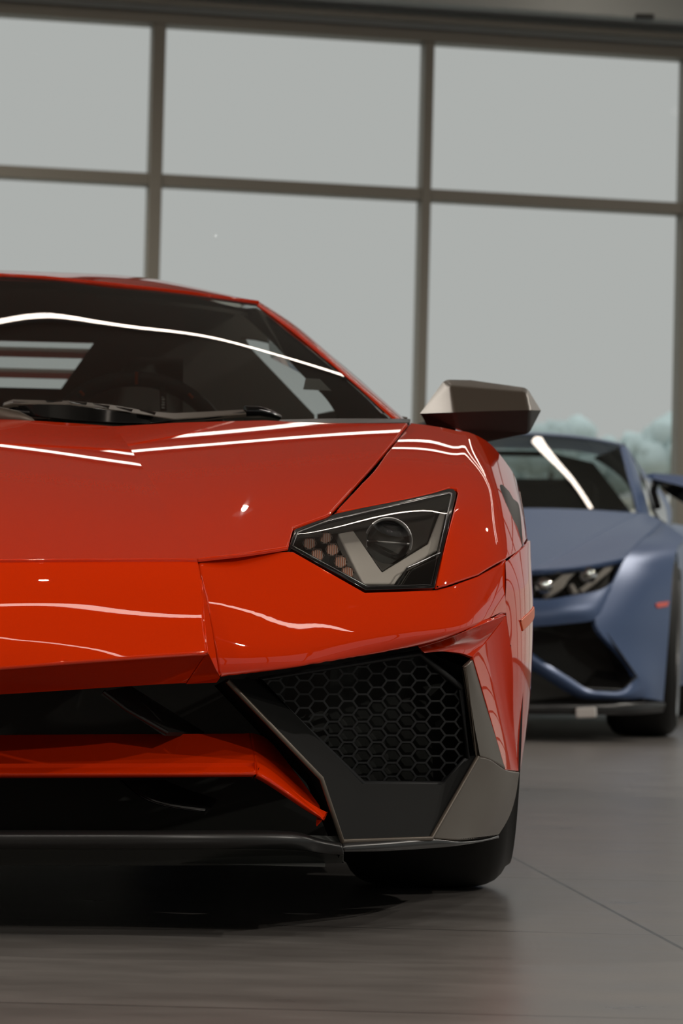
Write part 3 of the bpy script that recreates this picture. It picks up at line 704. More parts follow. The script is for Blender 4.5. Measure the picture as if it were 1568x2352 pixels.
# dark backing of the mouth: radiator panel, floor tray, slanting duct walls
mouth = poly('mouth_backing', [np.array([-.72, .42, .10]), np.array([.72, .42, .10]), np.array([.72, .42, .46]), np.array([-.72, .42, .46]), np.array([-.72, .14, .10]), np.array([.72, .14, .10])], [[0, 1, 2, 3], [4, 5, 1, 0]], MATTEBLK, red, bevel=0)
tube('duct_edge', [P(238, 1588, .16), P(290, 1628, .17), P(340, 1657, .18), P(384, 1682, .19)], .0030, SATIN, mouth, 8)
o = poly('duct_wall', [P(238, 1588, .16), P(384, 1682, .19), P(470, 1682, .34), P(300, 1575, .34)], [[0, 1, 2, 3]], MATTEBLK, mouth, bevel=0, thick=.006); mirror_tree(o, RX, mouth)
ll = Patch([[(275, 1792, .30), (300, 1815, .22), (360, 1848, .21), (470, 1866, .20)],
            [(300, 1792, .30), (320, 1808, .235), (370, 1838, .225), (475, 1860, .215)],
            [(380, 1790, .36), (400, 1800, .34), (440, 1815, .34), (500, 1835, .34)]])
o = panel('lower_duct', ll, SATIN, mouth, step=.012, r=.003); mirror_tree(o, RX, mouth)
# side intake: honeycomb behind a satin frame
fr = poly('intake_frame', [
    (520, 1560, .17), (738, 1788, .215), (786, 1934, .215), (990, 1926, .385), (1098, 1738, .545), (1066, 1533, .50), (958, 1490, .42),       # 0-6 rim
    (598, 1560, .31), (832, 1800, .36), (1018, 1802, .47), (1072, 1742, .545), (1060, 1580, .55), (962, 1500, .52),                            # 7-12 inner
    (492, 1575, .36), (705, 1800, .36), (760, 1938, .36)],                                                                                   # 13-15 back of the strut
    [[0, 1, 8, 7], [1, 2, 3, 9, 8], [3, 4, 10, 9], [4, 5, 11, 10], [5, 6, 12, 11], [0, 13, 14, 1], [1, 14, 15, 2]], INBLK, red, bevel=.004, seg=3)
tube('frame_rim', [P(522, 1564, .170), P(738, 1788, .213), P(786, 1933, .213), P(990, 1926, .383), P(1097, 1738, .543), P(1066, 1534, .50)], .0035, BRONZE, fr, 8)
ou = Patch([[(786, 1934, .215), (890, 1930, .295), (990, 1926, .385), (1050, 1828, .47), (1098, 1738, .545), (1082, 1630, .525), (1066, 1533, .50)],
            [(788, 1944, .205), (900, 1940, .290), (1025, 1930, .405), (1100, 1850, .535), (1132, 1755, .605), (1104, 1635, .555), (1076, 1522, .515)],
            [(790, 1956, .205), (920, 1952, .300), (1070, 1934, .475), (1150, 1905, .665), (1185, 1776, .77), (1120, 1640, .60), (1084, 1512, .53)]])
o2 = panel('frame_outer', Patch([[(1066, 1533, .50), (1077, 1600, .517), (1088, 1670, .532), (1098, 1738, .545)],
                                 [(1079, 1521, .515), (1096, 1594, .550), (1113, 1674, .580), (1130, 1748, .605)],
                                 [(1086, 1512, .545), (1110, 1590, .590), (1136, 1680, .635), (1161, 1767, .685)]]), BRONZE, fr, step=.01, r=.003)
o3 = panel('frame_corner', Patch([[(1098, 1738, .545), (1128, 1745, .60), (1160, 1766, .685), (1193, 1773, .80)],
                                  [(1070, 1790, .50), (1105, 1812, .56), (1150, 1830, .66), (1184, 1830, .80)],
                                  [(1030, 1858, .44), (1080, 1880, .51), (1130, 1888, .62), (1168, 1880, .78)],
                                  [(990, 1926, .385), (1040, 1930, .44), (1095, 1928, .54), (1146, 1918, .72)]]), BRONZE, fr, step=.01, r=.003)
o4 = panel('frame_lip', Patch([[(786, 1934, .215), (880, 1930, .285), (990, 1926, .385), (1042, 1931, .44), (1095, 1929, .54), (1146, 1919, .72)],
                               [(788, 1945, .200), (885, 1943, .275), (990, 1938, .38), (1045, 1938, .44), (1098, 1933, .54), (1146, 1922, .725)],
                               [(790, 1958, .205), (890, 1956, .290), (1000, 1949, .40), (1050, 1944, .455), (1100, 1936, .555), (1145, 1926, .735)]]), SATIN, fr, step=.01, r=.002)
def hexgrid(name, outline, depth_of, m, parent, cx, cy, wall, thick):
    def clip(poly_, a, b):
        out = []
        for i in range(len(poly_)):
            p, q = poly_[i], poly_[(i+1) % len(poly_)]
            sp_ = (b[0]-a[0])*(p[1]-a[1])-(b[1]-a[1])*(p[0]-a[0]); sq = (b[0]-a[0])*(q[1]-a[1])-(b[1]-a[1])*(q[0]-a[0])
            if sp_ >= 0: out.append(p)
            if (sp_ >= 0) != (sq >= 0):
                t = sp_/(sp_-sq); out.append((p[0]+(q[0]-p[0])*t, p[1]+(q[1]-p[1])*t))
        return out
    xs = [p[0] for p in outline]; ys = [p[1] for p in outline]; V = []; F = []
    i = 0; x = min(xs)
    while x < max(xs)+cx:
        y = min(ys)+(cy/2 if i % 2 else 0)
        while y < max(ys)+cy:
            hx = [(x+cx*.667*math.cos(k*math.pi/3), y+cy*.577*math.sin(k*math.pi/3)) for k in range(6)]
            c = hx
            for k in range(len(outline)): c = clip(c, outline[k], outline[(k+1) % len(outline)]) if c else c
            if len(c) > 2:
                mx = sum(p[0] for p in c)/len(c); my = sum(p[1] for p in c)/len(c); s0 = len(V); k = len(c)
                ins = []
                for p in c:
                    d = math.hypot(p[0]-mx, p[1]-my)+1e-9; f = max(.05, 1-wall/d); ins.append((mx+(p[0]-mx)*f, my+(p[1]-my)*f))
                for p in c: V.append(P(p[0], p[1], depth_of(*p)))
                for p in ins: V.append(P(p[0], p[1], depth_of(*p)))
                for p in ins: V.append(P(p[0], p[1], depth_of(*p)+thick))
                for a in range(k):
                    b = (a+1) % k; F += [[s0+a, s0+b, s0+k+b, s0+k+a], [s0+k+a, s0+k+b, s0+2*k+b, s0+2*k+a]]
            y += cy
        x += cx; i += 1
    return mesh_from(name, V, F, m, parent, smooth=False)
gout = [(598, 1560), (962, 1500), (1060, 1580), (1072, 1742), (1018, 1802), (832, 1800)]
gd = lambda x, y: .30+(x-598)*.00050+(y-1650)*.00012
hexgrid('honeycomb_grille', gout, gd, MESHBLK, fr, 33.5, 31.5, 2.6, .012)
tube('grille_rim', [P(x, y, gd(x, y)-.004) for x, y in gout], .005, MESHBLK, fr, 8, closed=True)
prism('grille_backing', [P(x, y, gd(x, y)+.10) for x, y in [(560, 1545), (970, 1480), (1080, 1570), (1085, 1745), (1020, 1815), (825, 1815)]], (0, .01, 0), MATTEBLK, fr, 0)
mirror_tree(fr, RX, red)
# tyres and rims
def wheel(cx, cy, r, wd, parent, label=None, rim=DARKMET, out=1, rr=.255, ax=(1, 0, 0), blades=10, nm='wheel'):
    ax = np.array(ax, float); c = np.array([cx, cy, r])
    h = wd/2; pr = [(-h+.02, rr), (-h, rr+.015), (-h-.004, (r+rr)/2), (-h+.003, r-.034), (-h+.010, r-.022), (-h+.020, r-.012), (-h+.034, r-.005), (-h+.05, r-.0015), (-h+.07, r)]
    pr = pr+[(-a, b) for a, b in pr[::-1]]
    wtyre = lathe(nm, pr, c, ax, RUBBER, parent, 80, 50)
    s = out
    lathe('rim_barrel', [(s*h-s*.01, rr), (s*h+s*.002, rr-.004), (s*h-s*.004, rr-.016), (s*(h-.12), rr-.03), (s*(h-.12), .02)], c, ax, rim, wtyre, 64, 30)
    side = np.cross(ax, [0, 0, 1.]); upv = np.array([0, 0, 1.])
    lathe('hub', [(s*(h-.10), .06), (s*(h-.03), .06), (s*(h-.02), .045), (s*(h-.018), .001)], c, ax, rim, wtyre, 32, 30)
    for k in range(blades):
        a = 2*math.pi*k/blades; u = math.cos(a)*side+math.sin(a)*upv; v = -math.sin(a)*side+math.cos(a)*upv
        q = [c+u*.05+v*.018+ax*s*(h-.035), c+u*(rr-.012)+v*.030+ax*s*(h-.012), c+u*(rr-.012)+v*.008+ax*s*(h-.012), c+u*.05-v*.006+ax*s*(h-.035)]
        prism('spoke', q, tuple(-ax*s*.035), rim, wtyre, .003)
    return wtyre
wheel(.880, 1.07, .333, .262, red); wheel(-.880, 1.07, .333, .262, red, out=-1)
wheel(.86, 3.77, .355, .34, red); wheel(-.86, 3.77, .355, .34, red, out=-1)
# underbody and inner panels that close the shell
box('underbody', (-.86, .45, .115), (.86, 4.5, .16), MATTEBLK, red)
o = poly('wheel_arch_liner', [np.array([.70, .60, .16]), np.array([.70, 1.45, .16]), np.array([.70, 1.45, .66]), np.array([.70, .60, .60]), np.array([.98, .72, .52]), np.array([.98, 1.40, .62])], [[0, 1, 2, 3], [3, 2, 5, 4]], MATTEBLK, red, bevel=0); mirror_tree(o, RX, red)
box('nose_core', (-.60, .45, .16), (.60, 1.30, .50), MATTEBLK, red)
# windscreen, roof, pillars
ws = Patch([[PC(992, 1.36), (85, 991, 1.39), (355, 990, 1.44), (635, 980, 1.53), (908, 968, 1.68)],
            [PC(785, 1.745), (100, 788, 1.76), (318, 797, 1.785), (540, 809, 1.84), (752, 829, 1.955)],
            [PC(632, 2.12), (102, 640, 2.13), (262, 657, 2.16), (430, 676, 2.195), (592, 699, 2.26)]])
wsc = panel('windscreen', ws, WINDSHIELD, red, step=.03, r=.002, depth=.005, join=True)
rf = Patch([[PC(630, 2.13), (102, 639, 2.14), (262, 655, 2.17), (430, 674, 2.215), (594, 697, 2.31)],
            [PC(624, 2.27), (110, 630, 2.28), (275, 644, 2.30), (445, 664, 2.33), (590, 692, 2.38)],
            [PC(621, 2.6), (110, 625, 2.6), (300, 634, 2.6), (440, 659, 2.6), (570, 692, 2.6)],
            [PC(642, 3.2), (110, 645, 3.2), (290, 652, 3.2), (430, 678, 3.2), (545, 715, 3.2)]])
roof = panel('roof', rf, RED, red, step=.02, r=.002, join=True)
tube('roof_edge_trim', [PC(631, 2.125), P(102, 640, 2.135), P(262, 656, 2.165), P(430, 675, 2.21), P(592, 697, 2.305)], .006, RED, roof, 10)
pil = Patch([[(587, 703, 2.25), (668, 763, 2.10), (752, 833, 1.945), (830, 900, 1.81), (904, 972, 1.685)],
             [(594, 695, 2.265), (680, 756, 2.11), (768, 832, 1.955), (850, 903, 1.82), (925, 970, 1.69)],
             [(596, 693, 2.345), (684, 751, 2.21), (776, 830, 2.06), (860, 902, 1.92), (940, 972, 1.78)],
             [(592, 699, 2.40), (680, 760, 2.27), (770, 842, 2.12), (855, 915, 1.97), (936, 985, 1.83)]])
o = panel('windscreen_pillar', pil, RED, red, step=.012, r=.002); mirror_tree(o, RX, red)
# dark ceramic band and inner pillar trims
o = panel('inner_pillar_trim', Patch([[(584, 708, 2.30), (664, 770, 2.175), (746, 838, 2.04), (822, 903, 1.92), (894, 974, 1.80)],
                                  [(540, 712, 2.38), (622, 785, 2.30), (690, 860, 2.20), (745, 915, 2.10), (782, 974, 1.98)]]), CABIN, red, step=.02, r=.004); mirror_tree(o, RX, red)
# cabin
box('dashboard', (-.74, 1.62, .50), (.74, 2.02, .775), CABIN, red, bevel=.03)
box('cowl_tray', (-.80, 1.33, .50), (.80, 1.66, .735), MATTEBLK, red, bevel=.01)
box('cabin_floor', (-.78, 2.0, .17), (.78, 3.3, .24), CABIN2, red)
panel_uv('headliner', rf, CABIN, red, dens([(0, .06), (.97, .06), (.97, .88), (0, .88), (0, .06)], 12)[:-1], step=.04, off=-.022, r=.002, depth=.008, join=True)
wc = P(316, 980, 2.10); wr = .185
ta = np.array([0, -.32, .947]); ring = [wc+wr*(math.cos(a)*np.array([1., 0, 0])+math.sin(a)*ta)-np.array([0, 0, .085]) for a in np.linspace(0, 2*math.pi, 40, endpoint=False)]
sw = tube('steering_wheel', ring, .016, mat('steering_leather', (.055, .054, .050), .6), red, 10, closed=True)
hub = wc-np.array([0, 0, .085]); tube('wheel_hub', [hub+np.array([0, -.02, 0]), hub+np.array([0, .05, 0])], .06, CABIN, sw, 16)
for sx in (-1, 1): tube('wheel_spoke', [hub, hub+np.array([sx*(wr-.01), 0, 0])], .014, CABIN, sw, 8)
tube('wheel_spoke', [hub, hub-ta*(wr-.01)], .014, CABIN, sw, 8)
for a in (90, 55, 125):
    q = wc+wr*(math.cos(math.radians(a))*np.array([1., 0, 0])+math.sin(math.radians(a))*ta)-np.array([0, 0, .085])
    tube('wheel_stitch', [q+np.array([-.004, -.0145, .004]), q+np.array([.004, -.0145, -.004])] if a != 90 else [q+np.array([0, -.0155, .012]), q+np.array([0, -.0155, -.012])], .0035, ORANGE, sw, 6)
def seat(sx):
    s = Patch([[(-.27, .30), (-.27, .30)], ], ) if False else None
    x = .36*sx; prof = [(2.35, .30), (2.85, .30), (3.12, .98), (2.98, 1.02), (2.78, .46), (2.38, .42)]
    V = []; wid_ = [.25, .25, .13, .13, .25, .25]
    for sgn in (-1, 1): V += [np.array([x+sgn*wd_, y, z]) for (y, z), wd_ in zip(prof, wid_)]
    F = [[0, 1, 2, 3, 4, 5], [11, 10, 9, 8, 7, 6]]+[[i, i+6, (i+1) % 6+6, (i+1) % 6] for i in range(6)]
    return poly('seat', V, F, CABIN, red, .03, 3)
seat(1); seat(-1)
# rear bulkhead with the slatted rear window
YB = 3.14
def QB(x, y): return P(x, y, YB)
wl, wh = (140, 893), (216, 787)
bk_pts = [QB(*wl), QB(*wh)]
zb, zt = bk_pts[0][2], bk_pts[1][2]; xb, xt = bk_pts[0][0], bk_pts[1][0]
A = lambda x, z: np.array([x, YB, z])
poly('rear_bulkhead', [A(-.60, .5), A(.60, .5), A(.60, zb-.06), A(.49, 1.09), A(.30, 1.178), A(-.30, 1.178), A(-.49, 1.09), A(-.60, zb-.06), A(-xb, zb), A(xb, zb), A(xt, zt), A(-xt, zt)],
     [[0, 1, 2, 9, 8, 7], [2, 3, 10, 9], [3, 4, 10], [4, 5, 11, 10], [5, 6, 11], [6, 7, 8, 11]], CABIN, red, bevel=0, thick=.02)
LOUV = mat('louvre_grey', (.16, .15, .14), .6)
for (ya, yb, Yd) in [(776, 779, 3.30), (790, 808, 3.45), (839, 857, 3.75)]:
    a = P(-120, ya, Yd); b = P(210, yb, Yd+.0); xx = .52
    o = poly('engine_cover_slat', [np.array([0, Yd+.02, a[2]]), np.array([.16, Yd+.02, a[2]]), np.array([xx, Yd+.05, a[2]-.05]), np.array([0, Yd, b[2]]), np.array([.16, Yd, b[2]]), np.array([xx, Yd+.03, b[2]-.05])], [[0, 1, 4, 3], [1, 2, 5, 4]], LOUV, red, bevel=.004, thick=.02, join=True)
o = poly('door_pillar', [(420, 690, 2.92), (600, 712, 2.92), (640, 735, 2.92), (616, 786, 2.92), (585, 779, 2.92), (552, 775, 2.92), (722, 953, 2.92), (722, 1100, 2.92), (420, 1100, 2.92)], [[0, 1, 2, 3, 4, 5], [0, 5, 6, 7, 8]], CABIN, red, bevel=0, thick=.03); mirror_tree(o, RX, red)
o = poly('door_top', [(728, 951, 2.9), (775, 946, 2.1), (900, 966, 1.80), (900, 1100, 1.80), (728, 1100, 2.9)], [[0, 1, 2, 3, 4]], CABIN, red, bevel=0, thick=.03); mirror_tree(o, RX, red)
sg = Patch([[(600, 703, 2.34), (690, 766, 2.21), (780, 838, 2.07), (862, 910, 1.92), (925, 975, 1.80)], [np.array([.56, 3.0, 1.02]), np.array([.64, 3.0, .98]), np.array([.72, 3.0, .93]), np.array([.78, 3.0, .88]), np.array([.82, 2.95, .82])]])
o = panel('side_window', sg, WINDSHIELD, red, step=.03, r=.002, depth=.004); mirror_tree(o, RX, red)
# flank behind the front wing, engine deck, tail
sec = [(1.42, 1.022, .735, .66), (2.0, .985, .745, .70), (2.9, .985, .79, .72), (3.6, 1.03, .85, .60), (4.3, 1.0, .84, .55), (4.72, .93, .80, .50)]
dp = Patch([[np.array([i_, y, zt_+.01]), np.array([x-.07, y, zt_-.035]), np.array([x, y, .60]), np.array([x-.01, y, .45]), np.array([x-.045, y, .17])] for y, x, zt_, i_ in [(s_[0], s_[1]-.012, s_[2], s_[3]+.1) for s_ in sec[:3]]])
o = panel('door', dp, RED, red, step=.04, r=.003); mirror_tree(o, RX, red)
qp = Patch([[np.array([i_, y, zt_+.01]), np.array([x-.05, y, zt_-.02]), np.array([x, y, .62]), np.array([x-.01, y, .45]), np.array([x-.045, y, .17])] for y, x, zt_, i_ in [(s_[0], s_[1], s_[2], s_[3]) for s_ in sec[2:]]])
va = lambda y: (y-2.9)/(4.72-2.9)
arch = [(.97, .24)]+[(.62-.30*0+.0, 0)]*0
au = dens([(0, 0), (1, 0), (1, .30)], 14)[:-1]+[(1-.52*math.sin(a), .48+(.19)*(-math.cos(a))) for a in np.linspace(0, math.pi, 20)]+dens([(1, .70), (1, 1), (0, 1), (0, 0)], 14)[:-1]
o = panel_uv('rear_wing', qp, RED, red, au, step=.03, r=.003); mirror_tree(o, RX, red)
poly('engine_deck', [np.array([0, 3.2, .89]), np.array([.70, 3.2, .86]), np.array([.58, 4.72, .80]), np.array([0, 4.72, .83]), np.array([0, 4.74, .30]), np.array([.90, 4.72, .30]), np.array([.92, 4.70, .78])], [[0, 1, 2, 3], [3, 2, 6, 5, 4]], RED, red, bevel=.006, thick=.01, join=True)
# door mirror
MRV = [(964, 950, 1.72), (1021, 872, 1.76), (1080, 873, 1.77), (1210, 891, 1.79), (1242, 943, 1.80), (1215, 995, 1.79), (1112, 1017, 1.77), (1052, 985, 1.74), (984, 973, 1.72),
          (1042, 947, 1.60), (1130, 944, 1.605), (1218, 942, 1.63), (1030, 884, 1.68), (1210, 900, 1.70),
          (966, 950, 1.84), (1022, 876, 1.86), (1080, 877, 1.86), (1208, 894, 1.87), (1238, 943, 1.88), (1213, 990, 1.87), (1112, 1012, 1.86), (1052, 983, 1.84), (988, 972, 1.84)]
mr = poly('door_mirror', MRV,
          [[0, 1, 12, 9], [1, 2, 3, 13, 12], [12, 13, 11, 10, 9], [3, 4, 11, 13],
           [0, 14, 15, 1], [1, 15, 16, 2], [2, 16, 17, 3], [3, 17, 18, 4], [14, 22, 21, 20, 19, 18, 17, 16, 15]], BRONZE, red, bevel=.008, seg=4)
poly('mirror_underside', MRV, [[9, 10, 11, 5, 6, 7], [11, 4, 5], [0, 9, 7, 8], [4, 18, 19, 5], [5, 19, 20, 6], [6, 20, 21, 7], [7, 21, 22, 8], [8, 22, 14, 0]], MATTEBLK, mr, bevel=.006, seg=3)  # shade of the downward faces put into a blacker material
prism('mirror_glass', [(975, 950, 1.885), (1024, 882, 1.885), (1206, 898, 1.895), (1232, 943, 1.90), (1208, 985, 1.895), (1110, 1006, 1.885), (990, 968, 1.885)], (0, .006, 0), CHROME, mr, .002)
tube('mirror_arm', [P(1030, 982, 1.78), P(1000, 985, 1.80), P(960, 1000, 1.84)], [.022, .02, .022], SATIN, mr, 12)
mirror_tree(mr, RX, red)
# wiper: arm with slotted air blade, rubber, pivot cap
WB = SATIN
wtop = [(8, 925, 1.44), (30, 917, 1.45), (100, 919, 1.46), (160, 920, 1.465), (260, 930, 1.48), (340, 944, 1.49), (400, 948, 1.50), (470, 945, 1.52), (560, 940, 1.545)]
wmid = [(6, 932, 1.41), (30, 926, 1.41), (100, 927, 1.42), (160, 928, 1.425), (258, 941, 1.44), (338, 953, 1.455), (400, 962, 1.465), (470, 958, 1.49), (566, 949, 1.525)]
wlow = [(3, 950, 1.42), (26, 952, 1.42), (100, 960, 1.42), (160, 966, 1.425), (258, 972, 1.435), (338, 974, 1.45), (400, 968, 1.465), (470, 964, 1.49), (568, 955, 1.53)]
n_ = len(wtop)
wv = wtop+wmid+wlow
wf = [[i, i+1, n_+i+1, n_+i] for i in range(n_-1)]+[[n_+i, n_+i+1, 2*n_+i+1, 2*n_+i] for i in range(n_-1)]
wip = poly('wiper', wv, wf[n_-1:], GLOSSBLK, red, bevel=.003, thick=.012, sub=0)
poly('wiper_arm', wtop+wmid, wf[:n_-1], BRONZE, wip, bevel=.002, thick=.008)
for x0, x1, y0, y1 in [(103, 143, 919, 921.5), (158, 200, 921, 926), (212, 252, 926, 933), (265, 305, 933, 941), (318, 358, 940, 948)]:
    prism('air_slot', [(x0, y0, 1.442), (x1, y1-1, 1.452), (x1-3, y1+5, 1.442), (x0+5, y0+4, 1.432)], (0, .004, .0), GLOSSBLK, wip, 0)
tube('wiper_rubber', [P(562, 944, 1.54), P(595, 944, 1.55), P(620, 950, 1.56), P(645, 959, 1.565)], [.010, .009, .007, .004], GLOSSBLK, wip, 8)
tube('wiper_blade_bar', [P(12, 944, 1.405), P(68, 948, 1.405)], .003, SATIN, wip, 8)
tube('pivot_cap', [P(-60, 958, 1.33), P(0, 958, 1.33), P(40, 962, 1.335), P(70, 969, 1.34), P(84, 974, 1.345)], [.02, .018, .014, .008, .002], BRONZE, wip, 14)
cw = Patch([[(640, 975, 1.372), (720, 972, 1.375), (800, 972, 1.38), (940, 970, 1.395)], [(640, 964, 1.50), (720, 962, 1.52), (800, 961, 1.54), (942, 962, 1.60)]])
o = panel('cowl_panel', cw, SATIN, red, step=.03, r=.002); mirror_tree(o, RX, red)
# registration sticker and serial plate seen through the screen
stk = [ws.on(x, y, -.004) for x, y in [(703, 864), (735, 866), (762, 893), (697, 890)]]
so = prism('inspection_sticker', stk, (0, .001, 0), STICK, wsc, 0)
for k in range(6):
    f = .14+.13*k; a = stk[0]+(stk[3]-stk[0])*f; b = stk[1]+(stk[2]-stk[1])*f
    for j in range(9):
        if (j*7+k*3) % 5 == 0: continue
        q = a+(b-a)*(.08+.095*j); q2 = a+(b-a)*(.08+.095*j+.06)
        poly('print_line', [q+np.array([0, -.0008, 0]), q2+np.array([0, -.0008, 0]), q2+np.array([0, -.0008, -.0022]), q+np.array([0, -.0008, -.0022])], [[0, 1, 2, 3]], INK, so, 0) if (j+k) % 2 else None
vp = prism('serial_plate', [(366, 886, 1.86), (381, 886, 1.86), (383, 944, 1.80), (368, 944, 1.80)], (0, .004, 0), GLOSSBLK, red, 0)
for k in range(8):
    y = 891+6.2*k; Yd = 1.856-.0068*k*1.0
    prism('serial_character', [(371, y, Yd), (378, y+(.8 if k % 2 else -.6), Yd), (377.5, y+3.6, Yd-.004), (371+(k % 3), y+3.4, Yd-.004)], (0, .001, 0), STICK, vp, 0)

# ------------------------------------------------------------------ blue car, turned a little to the left, further back
PSI = math.radians(8.0); BE = np.array([math.cos(PSI), -math.sin(PSI), 0]); BF = np.array([-math.sin(PSI), -math.cos(PSI), 0]); BN = np.array([.91, 7.456, 0])
def B(x, y, s):                                   # seen at pixel x, y and s behind the nose
    d = ray(x, y); t = ((BN-CAM)@(-BF)+s)/(d@(-BF)); return CAM+d*t
def BC(y, s):                                     # on the blue car's own centre plane
    c = BN-BF*s; x = proj(c)[0]; p = B(x, y, s); return p-BE*((p-BN)@BE)
def BL(l, s, z): return BN+BE*l-BF*s+np.array([0, 0, z])
def RB(v): return v-2*((v-BN)@BE)[:, None]*BE
blue = thing('sports_car', 'matte blue low sports car parked behind to the right', 'car', tuple(BN-BF*2.4))
def bp(rows): return Patch([[p if isinstance(p, np.ndarray) else B(*p) for p in r] for r in rows])
def both(o): mirror_tree(o, RB, o.parent); return o
bk_ = dict(step=.04, r=.004, depth=.02)
crs = [(1222, 1309, .14), (1300, 1268, .45), (1390, 1217, .90), (1470, 1178, 1.45)]
bon = both(panel('bonnet', bp([[BC(1328, .0), (1060, 1324, .03), crs[0]], [BC(1276, .42), (1130, 1272, .43), crs[1]], [BC(1222, .86), (1190, 1219, .87), crs[2]], [BC(1172, 1.25), (1250, 1167, 1.29), crs[3]]]), BLUE, blue, **bk_))
both(panel('bonnet_shoulder', bp([[crs[0], (1330, 1300, .27), (1433, 1279, .43)], [crs[1], (1388, 1261, .55), (1467, 1244, .68)], [crs[2], (1450, 1215, .93), (1500, 1213, .98)], [crs[3], (1496, 1184, 1.42), (1520, 1196, 1.38)]]), BLUE, blue, **bk_))
bwg = bp([[(1516, 1196, 1.38), (1546, 1214, 1.25), (1574, 1236, 1.08)], [(1470, 1243, .68), (1512, 1252, .72), (1556, 1260, .82)], [(1433, 1283, .43), (1490, 1300, .52), (1547, 1300, .70)],
    [(1405, 1340, .30), (1475, 1352, .42), (1542, 1355, .63)], [(1366, 1424, .17), (1455, 1425, .33), (1538, 1425, .59)], [(1413, 1490, .22), (1470, 1490, .36), (1533, 1490, .57)],
    [(1458, 1555, .30), (1490, 1555, .40), (1528, 1555, .56)], [(1446, 1602, .30), (1490, 1606, .40), (1523, 1612, .56)]])
both(panel('front_wing', bwg, BLUE, blue, **bk_))
bb = both(panel('bumper', bp([[BC(1334, .0), (1060, 1350, .02), (1222, 1375, .08), (1300, 1369, .14), (1366, 1357, .22), (1408, 1338, .30)], [BC(1390, -.04), (1060, 1400, -.01), (1222, 1408, .05), (1300, 1402, .10), (1366, 1392, .18), (1400, 1370, .27)],
    [BC(1440, -.03), (1060, 1442, .0), (1222, 1440, .055), (1300, 1434, .11), (1366, 1425, .175), (1388, 1404, .24)]]), BLUE, blue, **bk_))
hb = both(panel('bumper_blade', bp([[(1110, 1400, .02), (1222, 1500, .06), (1290, 1543, .10), (1345, 1580, .15), (1385, 1587, .19), (1428, 1584, .25), (1464, 1550, .31)],
    [(1090, 1425, .0), (1222, 1518, .04), (1285, 1560, .08), (1338, 1592, .13), (1385, 1598, .175), (1436, 1596, .24), (1480, 1570, .36)],
    [(1080, 1450, .04), (1222, 1540, .08), (1280, 1578, .12), (1330, 1604, .17), (1385, 1608, .21), (1442, 1608, .28), (1490, 1600, .40)]]), BLUE, blue, step=.03, r=.003, depth=.02))
# headlight
HB = [(1195, 1338, .09), (1222, 1329, .115), (1330, 1302, .275), (1428, 1281, .43), (1418, 1304, .385), (1364, 1354, .23), (1230, 1372, .09), (1195, 1376, .07)]
hpat = bp([[(1190, 1330, .09), (1310, 1296, .26), (1440, 1268, .46)], [(1190, 1360, .08), (1300, 1335, .20), (1420, 1310, .40)], [(1190, 1385, .07), (1290, 1375, .14), (1400, 1350, .30)]])
hx = [(x, y) for x, y, s in HB]
bh = panel('headlight', hpat, GLOSSBLK, blue, hx, step=.04, off=-.05, r=.001, depth=.01)
panel('lens', hpat, LENS, bh, hx, step=.04, off=-.002, r=.001, depth=.006)
panel('light_guide', hpat, DRL, bh, [(1345, 1352), (1410, 1306), (1417, 1290), (1408, 1288), (1372, 1320), (1336, 1346)], step=.03, off=-.02, r=.002, depth=.02)
panel('light_guide', hpat, DRL, bh, [(1258, 1368), (1300, 1342), (1308, 1330), (1300, 1328), (1252, 1362)], step=.03, off=-.02, r=.002, depth=.02)
panel('light_guide', hpat, DRL, bh, [(1322, 1356), (1334, 1354), (1322, 1334), (1314, 1336)], step=.03, off=-.02, r=.002, depth=.02)
panel('lamp_wing', hpat, DRL, bh, [(1262, 1345), (1284, 1346), (1308, 1328), (1332, 1304), (1300, 1310), (1274, 1330)], step=.03, off=-.025, r=.003, depth=.02)
for x, y in [(1252, 1340), (1356, 1316)]:
    c = hpat.on(x, y, -.02); lathe('projector', [(-.02, .03), (.01, .032), (.014, .026), (.018, .012), (.019, .001)], c, (.1, -1, .05), CHROME, bh, 24)
mirror_tree(bh, RB, blue)
# dark intake, splitter, side marker
both(poly('intake', [B(*p) for p in [(1080, 1420, .25), (1222, 1436, .30), (1370, 1420, .34), (1470, 1552, .45), (1440, 1600, .42), (1340, 1600, .35), (1222, 1560, .28), (1080, 1560, .25)]], [[0, 1, 2, 3, 4, 5, 6, 7]], MATTEBLK, blue, bevel=0, thick=.01))
both(poly('intake_side', [B(*p) for p in [(1366, 1425, .175), (1413, 1490, .22), (1460, 1553, .30), (1428, 1584, .25), (1345, 1580, .15), (1370, 1540, .36), (1415, 1545, .40), (1400, 1500, .38), (1365, 1440, .34)]], [[0, 1, 7, 8], [1, 2, 6, 7], [2, 3, 6], [3, 4, 5, 6]], SATIN, blue, bevel=.004, thick=.01))
both(panel('splitter', bp([[BC(1612, .0), (1060, 1612, .03), (1222, 1612, .08), (1340, 1614, .17), (1450, 1612, .29), (1526, 1614, .52)], [BC(1620, -.04), (1060, 1620, -.01), (1222, 1620, .04), (1340, 1621, .13), (1452, 1620, .26), (1528, 1620, .50)],
    [BC(1642, -.02), (1060, 1642, .01), (1222, 1642, .06), (1340, 1643, .15), (1450, 1642, .27), (1522, 1636, .51)]]), SATIN, blue, step=.04, r=.003, depth=.03))
both(poly('mouth_panel', [BC(1425, .14)]+[B(*p) for p in [(1060, 1425, .14), (1222, 1520, .17), (1340, 1596, .22), (1440, 1605, .34), (1440, 1625, .34), (1060, 1625, .14)]]+[BC(1625, .14)], [[0, 1, 2, 3, 4, 5, 6, 7]], MATTEBLK, blue, bevel=0, thick=.02))
both(panel('side_marker', bwg, REDMARK, blue, [(1504, 1388), (1511, 1384), (1534, 1381), (1531, 1393), (1508, 1397)], step=.02, r=.002, depth=.006, off=.004))
